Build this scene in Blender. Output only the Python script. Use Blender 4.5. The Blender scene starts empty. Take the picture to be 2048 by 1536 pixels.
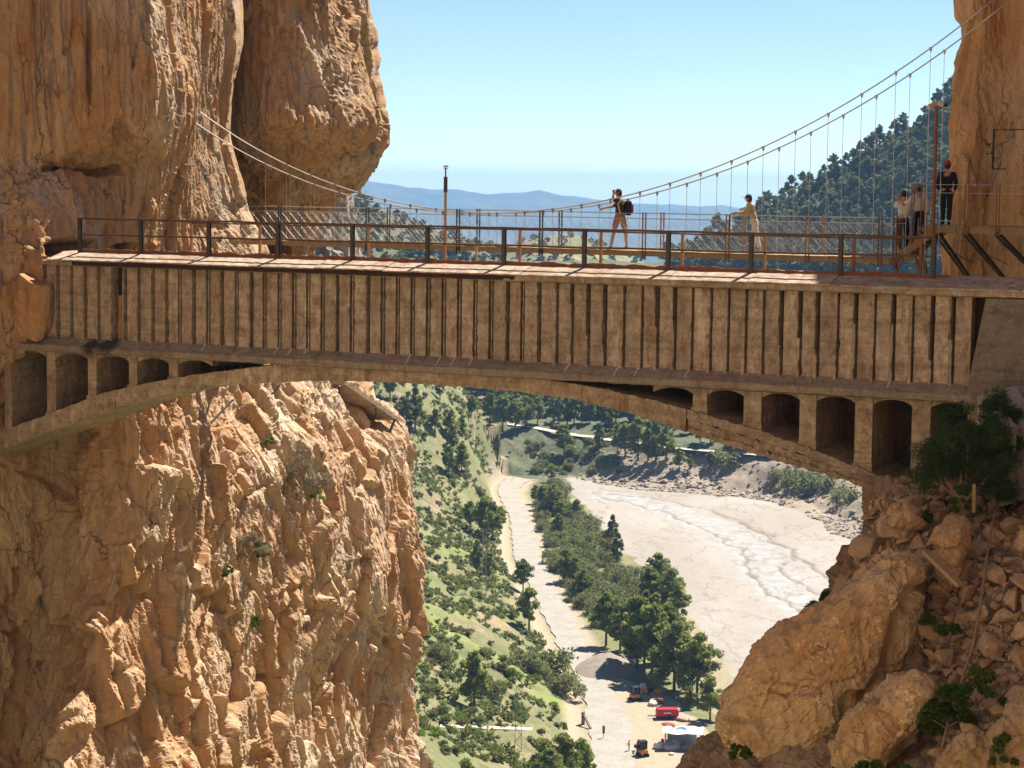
import bpy, bmesh, math, random
import numpy as np
from mathutils import Vector, Matrix, Euler

# ------------------------------------------------------------------ camera, sky, sun, exposure
SC = bpy.context.scene
COL = SC.collection
FPX, HOR, CZ = 4250.0, 370.0, 78.0           # focal length in px of a 2048 px wide frame, eye-level row, eye height over the valley road
PITCH = math.atan((768 - HOR) / FPX)
ROLL = math.radians(0.7)
_f = np.array([0, math.cos(PITCH), -math.sin(PITCH)])
_r0 = np.array([1.0, 0, 0]); _u0 = np.cross(_r0, _f)
_c, _s = math.cos(ROLL), math.sin(ROLL)
CR, CU, CF = _c * _r0 + _s * _u0, -_s * _r0 + _c * _u0, _f
EYE = np.array([0, 0, CZ])
cam_d = bpy.data.cameras.new('camera'); cam = bpy.data.objects.new('camera', cam_d); COL.objects.link(cam)
cam.matrix_world = Matrix(((CR[0], CU[0], -CF[0], 0), (CR[1], CU[1], -CF[1], 0), (CR[2], CU[2], -CF[2], CZ), (0, 0, 0, 1)))
cam_d.sensor_width = 36; cam_d.lens = 36 * FPX / 2048
cam_d.clip_start = 0.5; cam_d.clip_end = 60000
SC.camera = cam

SUN_AZ = math.atan2(0.64, 0.77)              # from +Y towards +X
SUN_EL = math.radians(53)
SUNV = np.array([math.sin(SUN_AZ) * math.cos(SUN_EL), math.cos(SUN_AZ) * math.cos(SUN_EL), math.sin(SUN_EL)])
W = bpy.data.worlds.new('World'); SC.world = W; W.use_nodes = True
wn = W.node_tree.nodes; wl = W.node_tree.links
bg = wn['Background']; sky = wn.new('ShaderNodeTexSky')
sky.sky_type = 'NISHITA'; sky.sun_disc = False
sky.sun_elevation = SUN_EL; sky.sun_rotation = SUN_AZ
sky.altitude = 400; sky.air_density = 0.6; sky.dust_density = 0.0; sky.ozone_density = 3.0
wl.new(sky.outputs[0], bg.inputs[0]); bg.inputs[1].default_value = 0.060
sd = bpy.data.lights.new('sun', 'SUN'); so = bpy.data.objects.new('sun', sd); COL.objects.link(so)
sd.energy = 5.0; sd.angle = math.radians(0.53); sd.color = (1.0, 0.93, 0.82)
so.rotation_euler = Vector(SUNV).to_track_quat('Z', 'Y').to_euler(); so.location = (40, 60, 140)
SC.view_settings.view_transform = 'Standard'; SC.view_settings.look = 'None'
SC.view_settings.exposure = 1.28; SC.view_settings.gamma = 1.0
SC.render.engine = 'CYCLES'
cy = SC.cycles
cy.use_denoising = True
cy.max_bounces = 7; cy.diffuse_bounces = 5; cy.glossy_bounces = 2; cy.transmission_bounces = 3; cy.transparent_max_bounces = 6; cy.volume_bounces = 0
cy.caustics_reflective = False; cy.caustics_refractive = False

# ------------------------------------------------------------------ helpers: rays, noise, meshes
rng = np.random.default_rng(7); random.seed(7)
def ray(px, py):
    px = np.asarray(px, float); py = np.asarray(py, float)
    return CF * FPX + CR * (px - 1024)[..., None] + CU * (768 - py)[..., None]
def at(px, py, Y):
    d = ray(px, py); return EYE + d * (np.asarray(Y, float) / d[..., 1])[..., None]
def atz(px, py, z):
    d = ray(px, py); return EYE + d * ((z - CZ) / d[..., 2])[..., None]
def proj(P):
    P = np.asarray(P, float) - EYE; w = P @ CF
    return 1024 + FPX * (P @ CR) / w, 768 - FPX * (P @ CU) / w

_perm = np.random.default_rng(3).permutation(256); _perm = np.concatenate([_perm, _perm, _perm])
_grad = np.random.default_rng(4).normal(size=(256, 3)); _grad /= np.linalg.norm(_grad, axis=1)[:, None]
def perlin(p):
    p = np.asarray(p, float); i = np.floor(p).astype(int); f = p - i; i &= 255
    u = f * f * f * (f * (f * 6 - 15) + 10); r = 0
    for dx in (0, 1):
        wx = u[..., 0] if dx else 1 - u[..., 0]
        for dy in (0, 1):
            wy = u[..., 1] if dy else 1 - u[..., 1]
            for dz in (0, 1):
                wz = u[..., 2] if dz else 1 - u[..., 2]
                g = _grad[_perm[_perm[_perm[(i[..., 0] + dx) & 255] + ((i[..., 1] + dy) & 255)] + ((i[..., 2] + dz) & 255)]]
                r = r + wx * wy * wz * (g[..., 0] * (f[..., 0] - dx) + g[..., 1] * (f[..., 1] - dy) + g[..., 2] * (f[..., 2] - dz))
    return r * 1.6
def fbm(p, o=4, gain=0.5):
    r = 0; a = 1.0; k = 1.0
    for j in range(o):
        r = r + a * perlin(np.asarray(p) * k + j * 17.3); a *= gain; k *= 2.03
    return r
def ridged(p, o=3):
    r = 0; a = 1.0; k = 1.0
    for j in range(o):
        r = r + a * (1 - 2 * np.abs(perlin(np.asarray(p) * k + j * 9.1))); a *= 0.5; k *= 2.1
    return r / 1.75
_cr = np.random.default_rng(5).random((256, 4))
def worley(p):
    p = np.asarray(p, float); i = np.floor(p - 0.5).astype(int); f = p - i
    d1 = np.full(p.shape[:-1], 9.0); d2 = d1.copy(); cv = np.zeros_like(d1); tl = np.zeros_like(d1)
    for dx in (0, 1):
        for dy in (0, 1):
            for dz in (0, 1):
                h = _perm[_perm[_perm[(i[..., 0] + dx) & 255] + ((i[..., 1] + dy) & 255)] + ((i[..., 2] + dz) & 255)]
                c = _cr[h]
                ex, ey, ez = f[..., 0] - c[..., 0] - dx, f[..., 1] - c[..., 1] - dy, f[..., 2] - c[..., 2] - dz
                d = ex ** 2 + ey ** 2 + ez ** 2; g = _grad[(h * 7 + 3) & 255]
                near = d < d1
                d2 = np.where(near, d1, np.minimum(d2, d)); cv = np.where(near, c[..., 3], cv); tl = np.where(near, ex * g[..., 0] + ey * g[..., 1] + ez * g[..., 2], tl); d1 = np.where(near, d, d1)
    return np.sqrt(d1), np.sqrt(d2), cv, tl
def sstep(a, b, x):
    t = np.clip((x - a) / (b - a), 0, 1); return t * t * (3 - 2 * t)

def link(o, parent=None, label=None, cat=None, group=None, kind=None):
    COL.objects.link(o)
    if parent is not None: o.parent = parent
    if label: o['label'] = label
    if cat: o['category'] = cat
    if group: o['group'] = group
    if kind: o['kind'] = kind
    return o
def empty(name, loc, label, cat, group=None, rz=0.0):
    o = bpy.data.objects.new(name, None); o.empty_display_size = 0.2
    o.location = [float(v) for v in loc]; o.rotation_euler = (0, 0, rz)
    return link(o, None, label, cat, group)
def mesh_np(name, V, Fq, mat, smooth=True):
    V = np.asarray(V, np.float32); Fq = np.asarray(Fq, np.int32); k = Fq.shape[1]
    me = bpy.data.meshes.new(name)
    me.vertices.add(len(V)); me.vertices.foreach_set('co', V.ravel())
    me.loops.add(Fq.size); me.loops.foreach_set('vertex_index', Fq.ravel())
    me.polygons.add(len(Fq)); me.polygons.foreach_set('loop_start', np.arange(0, Fq.size, k, dtype=np.int32))
    me.update(calc_edges=True)
    me.polygons.foreach_set('use_smooth', np.full(len(Fq), smooth))
    if mat: me.materials.append(mat)
    return me
def grid_faces(nr, nc):
    a = np.arange(nr * nc).reshape(nr, nc)
    return np.stack([a[:-1, :-1], a[:-1, 1:], a[1:, 1:], a[1:, :-1]], -1).reshape(-1, 4)
class MB:
    """collects boxes, tubes and prisms into one mesh"""
    def __init__(s): s.v = []; s.f = []
    def add(s, vs, fs):
        b = len(s.v); s.v += [tuple(float(c) for c in v) for v in vs]; s.f += [tuple(b + i for i in f) for f in fs]; return s
    def box(s, x0, x1, y0, y1, z0, z1, T=None):
        vs = [(x, y, z) for z in (z0, z1) for y in (y0, y1) for x in (x0, x1)]
        if T: vs = [T(*v) for v in vs]
        return s.add(vs, [(0, 2, 3, 1), (4, 5, 7, 6), (0, 1, 5, 4), (2, 6, 7, 3), (0, 4, 6, 2), (1, 3, 7, 5)])
    def tube(s, pts, r, n=8, caps=True):
        pts = [Vector([float(c) for c in p]) for p in pts]; rs = r if hasattr(r, '__len__') else [r] * len(pts)
        b = len(s.v); up = None
        for i, p in enumerate(pts):
            t = (pts[min(i + 1, len(pts) - 1)] - pts[max(i - 1, 0)]).normalized()
            if up is None: up = Vector((0, 0, 1)) if abs(t.z) < 0.9 else Vector((1, 0, 0))
            x = t.cross(up).normalized(); y = x.cross(t).normalized(); up = y
            for k in range(n):
                a = 2 * math.pi * k / n; s.v.append(tuple(p + (x * math.cos(a) + y * math.sin(a)) * rs[i]))
        for i in range(len(pts) - 1):
            for k in range(n):
                s.f.append((b + i * n + k, b + i * n + (k + 1) % n, b + (i + 1) * n + (k + 1) % n, b + (i + 1) * n + k))
        if caps:
            s.f.append(tuple(b + k for k in reversed(range(n)))); s.f.append(tuple(b + (len(pts) - 1) * n + k for k in range(n)))
        return s
    def bar(s, p0, p1, w, h=None, up=(0, 0, 1)):
        h = h or w; p0 = Vector([float(c) for c in p0]); p1 = Vector([float(c) for c in p1]); t = (p1 - p0).normalized(); u = Vector(up)
        if abs(t.dot(u)) > 0.95: u = Vector((0, 1, 0))
        x = t.cross(u).normalized() * w / 2; y = x.cross(t).normalized() * h / 2
        vs = [p + a * x + c * y for p in (p0, p1) for a, c in ((-1, -1), (1, -1), (1, 1), (-1, 1))]
        return s.add(vs, [(3, 2, 1, 0), (4, 5, 6, 7), (0, 1, 5, 4), (1, 2, 6, 5), (2, 3, 7, 6), (3, 0, 4, 7)])
    def prism(s, poly, T0, T1):
        n = len(poly); vs = [T0(*p) for p in poly] + [T1(*p) for p in poly]
        return s.add(vs, [tuple(reversed(range(n))), tuple(range(n, 2 * n))] + [(i, (i + 1) % n, n + (i + 1) % n, n + i) for i in range(n)])
    def sphere(s, c, rx, ry=None, rz=None, n=10, m=6):
        ry = ry or rx; rz = rz or rx; b = len(s.v)
        for j in range(m + 1):
            ph = math.pi * j / m
            for k in range(n):
                a = 2 * math.pi * k / n
                s.v.append((c[0] + rx * math.sin(ph) * math.cos(a), c[1] + ry * math.sin(ph) * math.sin(a), c[2] + rz * math.cos(ph)))
        for j in range(m):
            for k in range(n):
                s.f.append((b + j * n + k, b + (j + 1) * n + k, b + (j + 1) * n + (k + 1) % n, b + j * n + (k + 1) % n))
        return s
    def mesh(s, name, mat, smooth=False):
        me = bpy.data.meshes.new(name); me.from_pydata(s.v, [], s.f)
        bm = bmesh.new(); bm.from_mesh(me); bmesh.ops.remove_doubles(bm, verts=bm.verts, dist=1e-5); bmesh.ops.recalc_face_normals(bm, faces=bm.faces); bm.to_mesh(me); bm.free()
        if mat: me.materials.append(mat)
        if smooth: me.polygons.foreach_set('use_smooth', [True] * len(me.polygons))
        return me
    def obj(s, name, mat, parent=None, smooth=False, bevel=0, **kw):
        me = s.mesh(name, mat, smooth)
        if bevel:
            bm = bmesh.new(); bm.from_mesh(me)
            bmesh.ops.bevel(bm, geom=[e for e in bm.edges], offset=bevel, segments=1, affect='EDGES', clamp_overlap=True)
            bm.to_mesh(me); bm.free()
        o = bpy.data.objects.new(name, me)
        link(o, parent, kw.get('label'), kw.get('cat'), kw.get('group'), kw.get('kind'))
        if parent is not None: o.matrix_parent_inverse = parent_inv(parent)
        return o
def parent_inv(p):
    m = Matrix.LocRotScale(p.location, p.rotation_euler, p.scale)
    if p.parent is not None: m = p.parent.matrix_basis @ p.matrix_parent_inverse @ m if False else Matrix.Identity(4)
    return m.inverted()
def copy_tree(o, loc, rz, sc, parent=None, label=None, group=None):
    c = o.copy(); COL.objects.link(c)
    if parent is None:
        c.location = [float(v) for v in loc]; c.rotation_euler = (0, 0, rz); c.scale = sc if hasattr(sc, '__len__') else (sc, sc, sc)
        if label: c['label'] = label
        if group: c['group'] = group
    else: c.parent = parent
    for ch in list(o.children): copy_tree(ch, None, 0, 1, c)
    return c

# ------------------------------------------------------------------ materials
class N:
    def __init__(s, name):
        s.m = bpy.data.materials.new(name); s.m.use_nodes = True; s.t = s.m.node_tree; s.n = s.t.nodes; s.l = s.t.links
        s.b = s.n['Principled BSDF']; s.o = s.n['Material Output']; s.b.inputs['Specular IOR Level'].default_value = 0.25
        s._c = s.n.new('ShaderNodeTexCoord')
    def new(s, t, **kw):
        x = s.n.new(t)
        for k, v in kw.items(): setattr(x, k, v)
        return x
    def set(s, sock, v):
        if hasattr(v, 'node'): s.l.new(v, sock)
        else:
            if hasattr(v, '__len__') and len(v) == 3 and sock.type == 'RGBA': v = (*v, 1)
            sock.default_value = v
    def vec(s, sc=(1, 1, 1), loc=(0, 0, 0), rot=(0, 0, 0), src='Object'):
        m = s.new('ShaderNodeMapping'); s.l.new(s._c.outputs[src], m.inputs[0])
        m.inputs['Scale'].default_value = sc; m.inputs['Location'].default_value = loc; m.inputs['Rotation'].default_value = rot; return m.outputs[0]
    def noise(s, scale, detail=4, vec=None, rough=0.55, dist=0.0):
        x = s.new('ShaderNodeTexNoise'); x.inputs['Scale'].default_value = scale; x.inputs['Detail'].default_value = detail
        x.inputs['Roughness'].default_value = rough; x.inputs['Distortion'].default_value = dist
        s.l.new(vec if vec is not None else s._c.outputs['Object'], x.inputs['Vector']); return x.outputs[0]
    def voro(s, scale, vec=None, feature='F1', out=0):
        x = s.new('ShaderNodeTexVoronoi', feature=feature); x.inputs['Scale'].default_value = scale
        s.l.new(vec if vec is not None else s._c.outputs['Object'], x.inputs['Vector']); return x.outputs[out]
    def ramp(s, fac, stops, interp='LINEAR'):
        x = s.new('ShaderNodeValToRGB'); e = x.color_ramp.elements; x.color_ramp.interpolation = interp
        while len(e) < len(stops): e.new(0.5)
        for k, (p, c) in enumerate(stops):
            e[k].position = p; e[k].color = (*c, 1) if hasattr(c, '__len__') else (c, c, c, 1)
        s.l.new(fac, x.inputs[0]); return x.outputs[0]
    def mix(s, fac, a, b, mode='MIX'):
        x = s.new('ShaderNodeMix', data_type='RGBA', blend_type=mode)
        s.set(x.inputs[0], fac); s.set(x.inputs[6], a); s.set(x.inputs[7], b); return x.outputs[2]
    def math(s, op, a, b=0.5):
        x = s.new('ShaderNodeMath', operation=op); s.set(x.inputs[0], a); s.set(x.inputs[1], b); return x.outputs[0]
    def attr(s, name):
        x = s.new('ShaderNodeAttribute', attribute_name=name); return x
    def sep(s, c):
        x = s.new('ShaderNodeSeparateColor'); s.l.new(c, x.inputs[0]); return x.outputs
    def rnd(s): return s.new('ShaderNodeObjectInfo').outputs['Random']
    def bump(s, h, strength=0.5, dist=0.05, nrm=None):
        x = s.new('ShaderNodeBump'); x.inputs['Strength'].default_value = strength; x.inputs['Distance'].default_value = dist
        s.l.new(h, x.inputs['Height'])
        if nrm is not None: s.l.new(nrm, x.inputs['Normal'])
        return x.outputs[0]
    def done(s, color, rough=0.85, nrm=None, metal=0.0):
        s.set(s.b.inputs['Base Color'], color); s.set(s.b.inputs['Roughness'], rough); s.b.inputs['Metallic'].default_value = metal
        if nrm is not None: s.l.new(nrm, s.b.inputs['Normal'])
        return s.m

def rock_mat(name, c_base, c_pale, c_rust, c_grey, streak=(1.6, 1.6, 0.16), scale=1.0, grey=0.5, lichen=0.0, bump=0.6):
    k = N(name)
    v = k.vec(streak)
    n1 = k.noise(1.3 * scale, 6, v, 0.65, 0.4); n2 = k.noise(0.35 * scale, 4); n3 = k.noise(5.0 * scale, 5, k.vec((1, 1, 0.35)), 0.7)
    c = k.mix(k.ramp(n1, [(0.35, 0.0), (0.65, 1.0)]), c_base, c_rust)
    c = k.mix(k.ramp(n2, [(0.42, 0.0), (0.66, 0.9)]), c, c_pale)
    n4 = k.noise(2.1 * scale, 5, k.vec((streak[0] * 1.7, streak[1] * 1.7, streak[2] * 0.7), (7, 3, 1)), 0.65, 0.3)
    c = k.mix(k.math('MULTIPLY', k.ramp(n4, [(0.5, 0.0), (0.68, 1.0)]), grey), c, c_grey)
    c = k.mix(0.55, c, k.ramp(n3, [(0.25, 0.35), (0.75, 1.0)]), 'MULTIPLY')
    nz = k.new('ShaderNodeTexNoise'); nz.inputs['Scale'].default_value = 0.8; nz.inputs['Detail'].default_value = 4; k.l.new(k._c.outputs['Object'], nz.inputs['Vector'])
    va = k.new('ShaderNodeVectorMath', operation='MULTIPLY_ADD'); k.l.new(nz.outputs['Color'], va.inputs[0]); va.inputs[1].default_value = (1.3, 1.3, 1.3); k.l.new(k.vec((1, 1, 0.34 if streak[2] < 0.5 else 0.8), (1, 2, 3)), va.inputs[2])
    for sc_, wd, am in ((0.42 * scale, 0.010, 0.85), (1.1 * scale, 0.012, 0.6)):
        ln = k.ramp(k.voro(sc_, va.outputs[0], 'DISTANCE_TO_EDGE'), [(0.0, am), (wd, 0.0)])
        c = k.mix(k.math('MULTIPLY', ln, k.ramp(n2, [(0.38, 0.15), (0.55, 1.0)])), c, tuple(0.22 * q for q in c_grey))
    if lichen:
        li = k.ramp(k.noise(7.0 * scale, 5, k.vec((1, 1, 1), (3, 1, 2)), 0.6), [(0.57, 0.0), (0.63, 1.0)])
        lm = k.math('MULTIPLY', li, k.ramp(k.noise(1.1, 3), [(0.45, 0.0), (0.6, 1.0)]))
        c = k.mix(k.math('MULTIPLY', lm, lichen), c, (0.78, 0.60, 0.38))
    c = k.mix(k.math('MULTIPLY', k.rnd(), 0.5), c, tuple(0.42 * q for q in c_base)) if lichen == 0 and streak[2] > 0.5 else c
    h = k.math('ADD', k.noise(6.0 * scale, 8, k.vec((1, 1, 0.45)), 0.7), k.math('MULTIPLY', k.noise(28 * scale, 4, None, 0.6), 0.35))
    return k.done(c, 0.92, k.bump(h, bump, 0.09))
def conc_mat(name, a, b, stain, st=0.6, bump=0.5, soot=None):
    k = N(name)
    n1 = k.noise(1.7, 6, k.vec((1, 1, 1)), 0.65, 0.5); n2 = k.noise(2.6, 5, k.vec((1.3, 1.3, 0.55)), 0.65); n3 = k.noise(14, 5, None, 0.65)
    r = k.rnd()
    c = k.mix(k.ramp(n1, [(0.38, 0.0), (0.62, 1.0)]), a, b)
    c = k.mix(k.math('MULTIPLY', k.ramp(n2, [(0.48, 0.0), (0.68, 1.0)]), st), c, stain)
    c = k.mix(0.65, c, k.ramp(n3, [(0.3, 0.35), (0.65, 1.0)]), 'MULTIPLY')
    c = k.mix(k.math('MULTIPLY', k.ramp(k.noise(4.5, 6, k.vec((1, 1, 0.7), (9, 4, 2)), 0.7), [(0.52, 0.0), (0.6, 1.0)]), 0.5), c, tuple(0.45 * q for q in stain))
    c = k.mix(k.math('MULTIPLY', r, 0.4), c, (0.23, 0.175, 0.135))
    r2 = k.math('FRACT', k.math('MULTIPLY', r, 17.3))
    c = k.mix(k.math('MULTIPLY', k.math('GREATER_THAN', r2, 0.62), k.ramp(k.noise(2.0, 5, k.vec((2.4, 2.4, 0.9), (2, 8, 5)), 0.65), [(0.52, 0.0), (0.66, 0.5)])), c, (0.62, 0.53, 0.44))
    c = k.mix(k.math('MULTIPLY', k.math('LESS_THAN', r2, 0.3), k.ramp(k.noise(2.0, 5, k.vec((3.0, 3.0, 0.7), (6, 1, 5)), 0.65), [(0.54, 0.0), (0.66, 0.6)])), c, (0.22, 0.10, 0.05))
    if soot:
        for (p, r_) in soot:
            m = k.new('ShaderNodeVectorMath', operation='DISTANCE'); k.l.new(k._c.outputs['Object'], m.inputs[0]); m.inputs[1].default_value = [float(q) for q in p]
            f = k.math('ADD', k.math('DIVIDE', m.outputs['Value'], r_), k.math('MULTIPLY', k.noise(3.0, 5, None, 0.7), 0.9))
            c = k.mix(k.ramp(f, [(0.75, 0.92), (1.25, 0.0)]), c, (0.03, 0.027, 0.027))
    lam = k.noise(2.4, 3, k.vec((0.25, 0.25, 3.0)))
    c = k.mix(0.35, c, k.ramp(lam, [(0.38, 0.45), (0.52, 1.0)]), 'MULTIPLY')
    h = k.math('ADD', k.noise(9, 7, None, 0.7), k.math('MULTIPLY', lam, 0.6))
    return k.done(c, 0.9, k.bump(h, bump, 0.05))
def plain(name, col, rough=0.6, metal=0.0, var=0.25, scale=6.0, bump=0.15):
    k = N(name); n = k.noise(scale, 4)
    c = k.mix(k.ramp(n, [(0.3, var), (0.7, 0.0)]), col, tuple(x * 0.5 for x in col))
    return k.done(c, rough, k.bump(n, bump, 0.02), metal)
def leaf_mat(name, dark, light, trans=0.35):
    k = N(name)
    n = k.noise(0.55, 3); r = k.rnd()
    c = k.mix(k.ramp(n, [(0.35, 0.0), (0.65, 1.0)]), dark, light)
    c = k.mix(k.math('MULTIPLY', r, 0.45), c, tuple(x * 0.65 for x in dark))
    d = k.new('ShaderNodeBsdfDiffuse'); t = k.new('ShaderNodeBsdfTranslucent'); m = k.new('ShaderNodeMixShader')
    k.l.new(c, d.inputs[0]); k.l.new(k.mix(0.5, c, (0.9, 1.0, 0.35), 'MULTIPLY'), t.inputs[0]); m.inputs[0].default_value = trans
    k.l.new(d.outputs[0], m.inputs[1]); k.l.new(t.outputs[0], m.inputs[2]); k.l.new(m.outputs[0], k.o.inputs[0]); k.n.remove(k.b)
    return k.m

M = {}
M['rock'] = rock_mat('cliff_rock', (0.530, 0.333, 0.172), (0.612, 0.450, 0.298), (0.490, 0.235, 0.077), (0.235, 0.191, 0.153), grey=1.0)
M['rock_near'] = rock_mat('viewpoint_rock', (0.530, 0.411, 0.296), (0.592, 0.479, 0.370), (0.490, 0.323, 0.194), (0.367, 0.303, 0.250), grey=0.5)
M['rock_warm'] = rock_mat('warm_rock', (0.612, 0.411, 0.239), (0.714, 0.548, 0.378), (0.561, 0.294, 0.135), (0.367, 0.283, 0.212), grey=0.65)
M['rock_right'] = rock_mat('right_rock', (0.673, 0.430, 0.213), (0.714, 0.529, 0.339), (0.632, 0.330, 0.117), (0.490, 0.389, 0.290), grey=0.4)
M['boulder'] = rock_mat('boulder_rock', (0.592, 0.401, 0.226), (0.653, 0.489, 0.307), (0.561, 0.313, 0.135), (0.286, 0.205, 0.135), streak=(0.816, 0.783, 0.722), scale=1.3, grey=0.6, lichen=0.8)
M['rubble'] = rock_mat('rubble_rock', (0.653, 0.440, 0.250), (0.714, 0.538, 0.361), (0.612, 0.352, 0.166), (0.469, 0.372, 0.286), streak=(1, 1, 1), scale=1.6, grey=0.7)
M['outcrop'] = rock_mat('grey_outcrop', (0.32, 0.26, 0.2), (0.4, 0.34, 0.28), (0.36, 0.24, 0.15), (0.2, 0.18, 0.16), scale=0.6)
M['soil'] = rock_mat('slope_earth', (0.32, 0.23, 0.15), (0.40, 0.31, 0.22), (0.34, 0.20, 0.11), (0.22, 0.17, 0.13), streak=(1, 1, 1), scale=2.0, grey=0.7)  # earth darker than the stones, standing in for shade in their gaps
M['far_rock'] = plain('bank_stone', (0.34, 0.28, 0.22), 0.95, var=0.5, scale=0.8)
M['panel'] = conc_mat('panel_concrete', (0.418, 0.324, 0.245), (0.612, 0.484, 0.370), (0.296, 0.188, 0.116), 0.75)
M['beam'] = conc_mat('beam_concrete', (0.428, 0.323, 0.222), (0.551, 0.431, 0.308), (0.286, 0.185, 0.113), 0.75)
M['slab'] = conc_mat('slab_concrete', (0.34, 0.28, 0.22), (0.40, 0.33, 0.265), (0.25, 0.175, 0.12), 0.7)
M['roofc'] = conc_mat('roof_concrete', (0.50, 0.40, 0.30), (0.54, 0.44, 0.33), (0.36, 0.15, 0.08), 0.8, 0.3)
M['render'] = conc_mat('rendered_concrete', (0.21, 0.18, 0.15), (0.24, 0.2, 0.165), (0.2, 0.16, 0.13), 0.4, 0.35)
M['lime'] = plain('lime_streak', (0.52, 0.45, 0.37), 0.9, 0, 0.4, 7)
M['rusty_panel'] = plain('rotten_panel', (0.36, 0.19, 0.08), 0.95, 0, 0.7, 8, 0.8)
M['rusty_rail'] = plain('rail_steel', (0.11, 0.07, 0.05), 0.7, 0.3, 0.5, 5)
M['opening_shade'] = conc_mat('shade_dark_concrete', (0.085, 0.066, 0.052), (0.12, 0.095, 0.075), (0.06, 0.045, 0.035), 0.5)  # concrete coloured dark to stand for the unlit arch openings
M['slot'] = plain('slot_shade_rust', (0.045, 0.025, 0.017), 0.95, var=0.5, scale=5)  # near-black: shade painted into slots and gaps, dark rust on the drip edge
M['steel'] = plain('dark_steel', (0.075, 0.065, 0.06), 0.6, 0.5, 0.4, 12)
M['rust'] = plain('rusted_steel', (0.22, 0.085, 0.04), 0.85, 0.0, 0.6, 9, 0.5)
M['rusty_post'] = plain('rust_brown_steel', (0.30, 0.15, 0.07), 0.8, 0.0, 0.5, 8)
M['galv'] = plain('galvanised_steel', (0.34, 0.33, 0.32), 0.4, 0.85, 0.2)
M['cable'] = plain('steel_cable', (0.58, 0.57, 0.56), 0.4, 0.7, 0.2)
M['wood'] = plain('weathered_timber', (0.36, 0.25, 0.15), 0.85, 0.0, 0.5, 10)
M['bark'] = plain('pine_bark', (0.13, 0.09, 0.06), 0.95, 0.0, 0.5, 3)
M['twig'] = plain('dry_twig', (0.30, 0.21, 0.14), 0.95)
M['skin'] = plain('skin', (0.50, 0.28, 0.18), 0.6, 0, 0.1)
M['cream'] = plain('cream_plastic', (0.62, 0.50, 0.38), 0.5, 0, 0.1)
M['lips'] = plain('lips', (0.35, 0.14, 0.11), 0.5, 0, 0.1)
M['hair'] = plain('dark_hair', (0.035, 0.025, 0.02), 0.6, 0, 0.4, 20)
M['dark_cloth'] = plain('dark_cloth', (0.02, 0.022, 0.03), 0.9, 0, 0.2, 15)
M['white_cloth'] = plain('white_cloth', (0.72, 0.69, 0.66), 0.9, 0, 0.2, 15)
M['beige_cloth'] = plain('beige_cloth', (0.55, 0.42, 0.26), 0.9, 0, 0.2, 15)
M['tan_cloth'] = plain('tan_cloth', (0.36, 0.22, 0.13), 0.9, 0, 0.2, 15)
M['brown_cloth'] = plain('brown_cloth', (0.075, 0.045, 0.038), 0.9, 0, 0.2, 15)
M['brown_shoe'] = plain('brown_shoe', (0.16, 0.09, 0.05), 0.9, 0, 0.2, 15)
M['blue_cloth'] = plain('blue_cloth', (0.03, 0.06, 0.11), 0.9, 0, 0.2, 15)
M['red_cloth'] = plain('red_cloth', (0.55, 0.03, 0.03), 0.9, 0, 0.2, 15)
M['rust_cloth'] = plain('rust_cloth', (0.25, 0.06, 0.04), 0.9, 0, 0.2, 15)
M['greybrown_cloth'] = plain('greybrown_cloth', (0.2, 0.17, 0.14), 0.9, 0, 0.2, 15)
M['hivis_cloth'] = plain('hivis_cloth', (0.5, 0.5, 0.06), 0.9, 0, 0.2, 15)
M['gravel'] = plain('grey_gravel', (0.34, 0.31, 0.28), 0.95, 0, 0.7, 25, 1.0)
M['fennel2'] = leaf_mat('green_feathery_leaves', (0.045, 0.085, 0.025), (0.09, 0.14, 0.04), 0.3)
M['red_paint'] = plain('red_paint', (0.5, 0.02, 0.03), 0.4, 0, 0.3, 3)
M['orange_paint'] = plain('orange_paint', (0.65, 0.22, 0.03), 0.5, 0, 0.3, 3)
M['white_tarp'] = plain('white_tarp', (0.75, 0.74, 0.72), 0.7, 0, 0.3, 3)
M['blue_tarp'] = plain('blue_tarp', (0.05, 0.18, 0.5), 0.6, 0, 0.3, 3)
M['grey_tarp'] = plain('grey_tarp', (0.3, 0.3, 0.3), 0.8, 0, 0.3, 3)
M['pink_soil'] = plain('pink_soil', (0.45, 0.28, 0.22), 0.95, 0, 0.3, 3)
M['mound'] = plain('mound', (0.28, 0.235, 0.185), 0.95, 0, 0.3, 3)
M['pale_soil'] = plain('pale_soil', (0.5, 0.43, 0.34), 0.95, 0, 0.3, 3)
M['dark_glass'] = plain('dark_glass', (0.03, 0.04, 0.05), 0.15, 0, 0.3, 3)
M['forest2'] = leaf_mat('oak_leaves', (0.11, 0.13, 0.06), (0.22, 0.23, 0.11), 0.3)
M['greygreen'] = leaf_mat('grey_green_leaves', (0.18, 0.19, 0.09), (0.32, 0.315, 0.17), 0.42)
M['pine'] = leaf_mat('pine_needles', (0.15, 0.18, 0.065), (0.31, 0.325, 0.125), 0.5)
M['pine2'] = leaf_mat('light_pine_needles', (0.18, 0.215, 0.065), (0.34, 0.35, 0.115), 0.5)
M['forest'] = leaf_mat('forest_needles', (0.14, 0.16, 0.095), (0.32, 0.32, 0.19), 0.3)
M['shrub'] = leaf_mat('shrub_leaves', (0.15, 0.165, 0.07), (0.29, 0.295, 0.125), 0.42)
M['shrub2'] = leaf_mat('bright_shrub_leaves', (0.14, 0.2, 0.04), (0.28, 0.36, 0.07), 0.4)
M['greybush'] = leaf_mat('grey_bush_leaves', (0.20, 0.18, 0.14), (0.30, 0.26, 0.20), 0.25)
M['fennel'] = leaf_mat('dark_feathery_leaves', (0.05, 0.085, 0.035), (0.1, 0.145, 0.06), 0.35)
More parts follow.
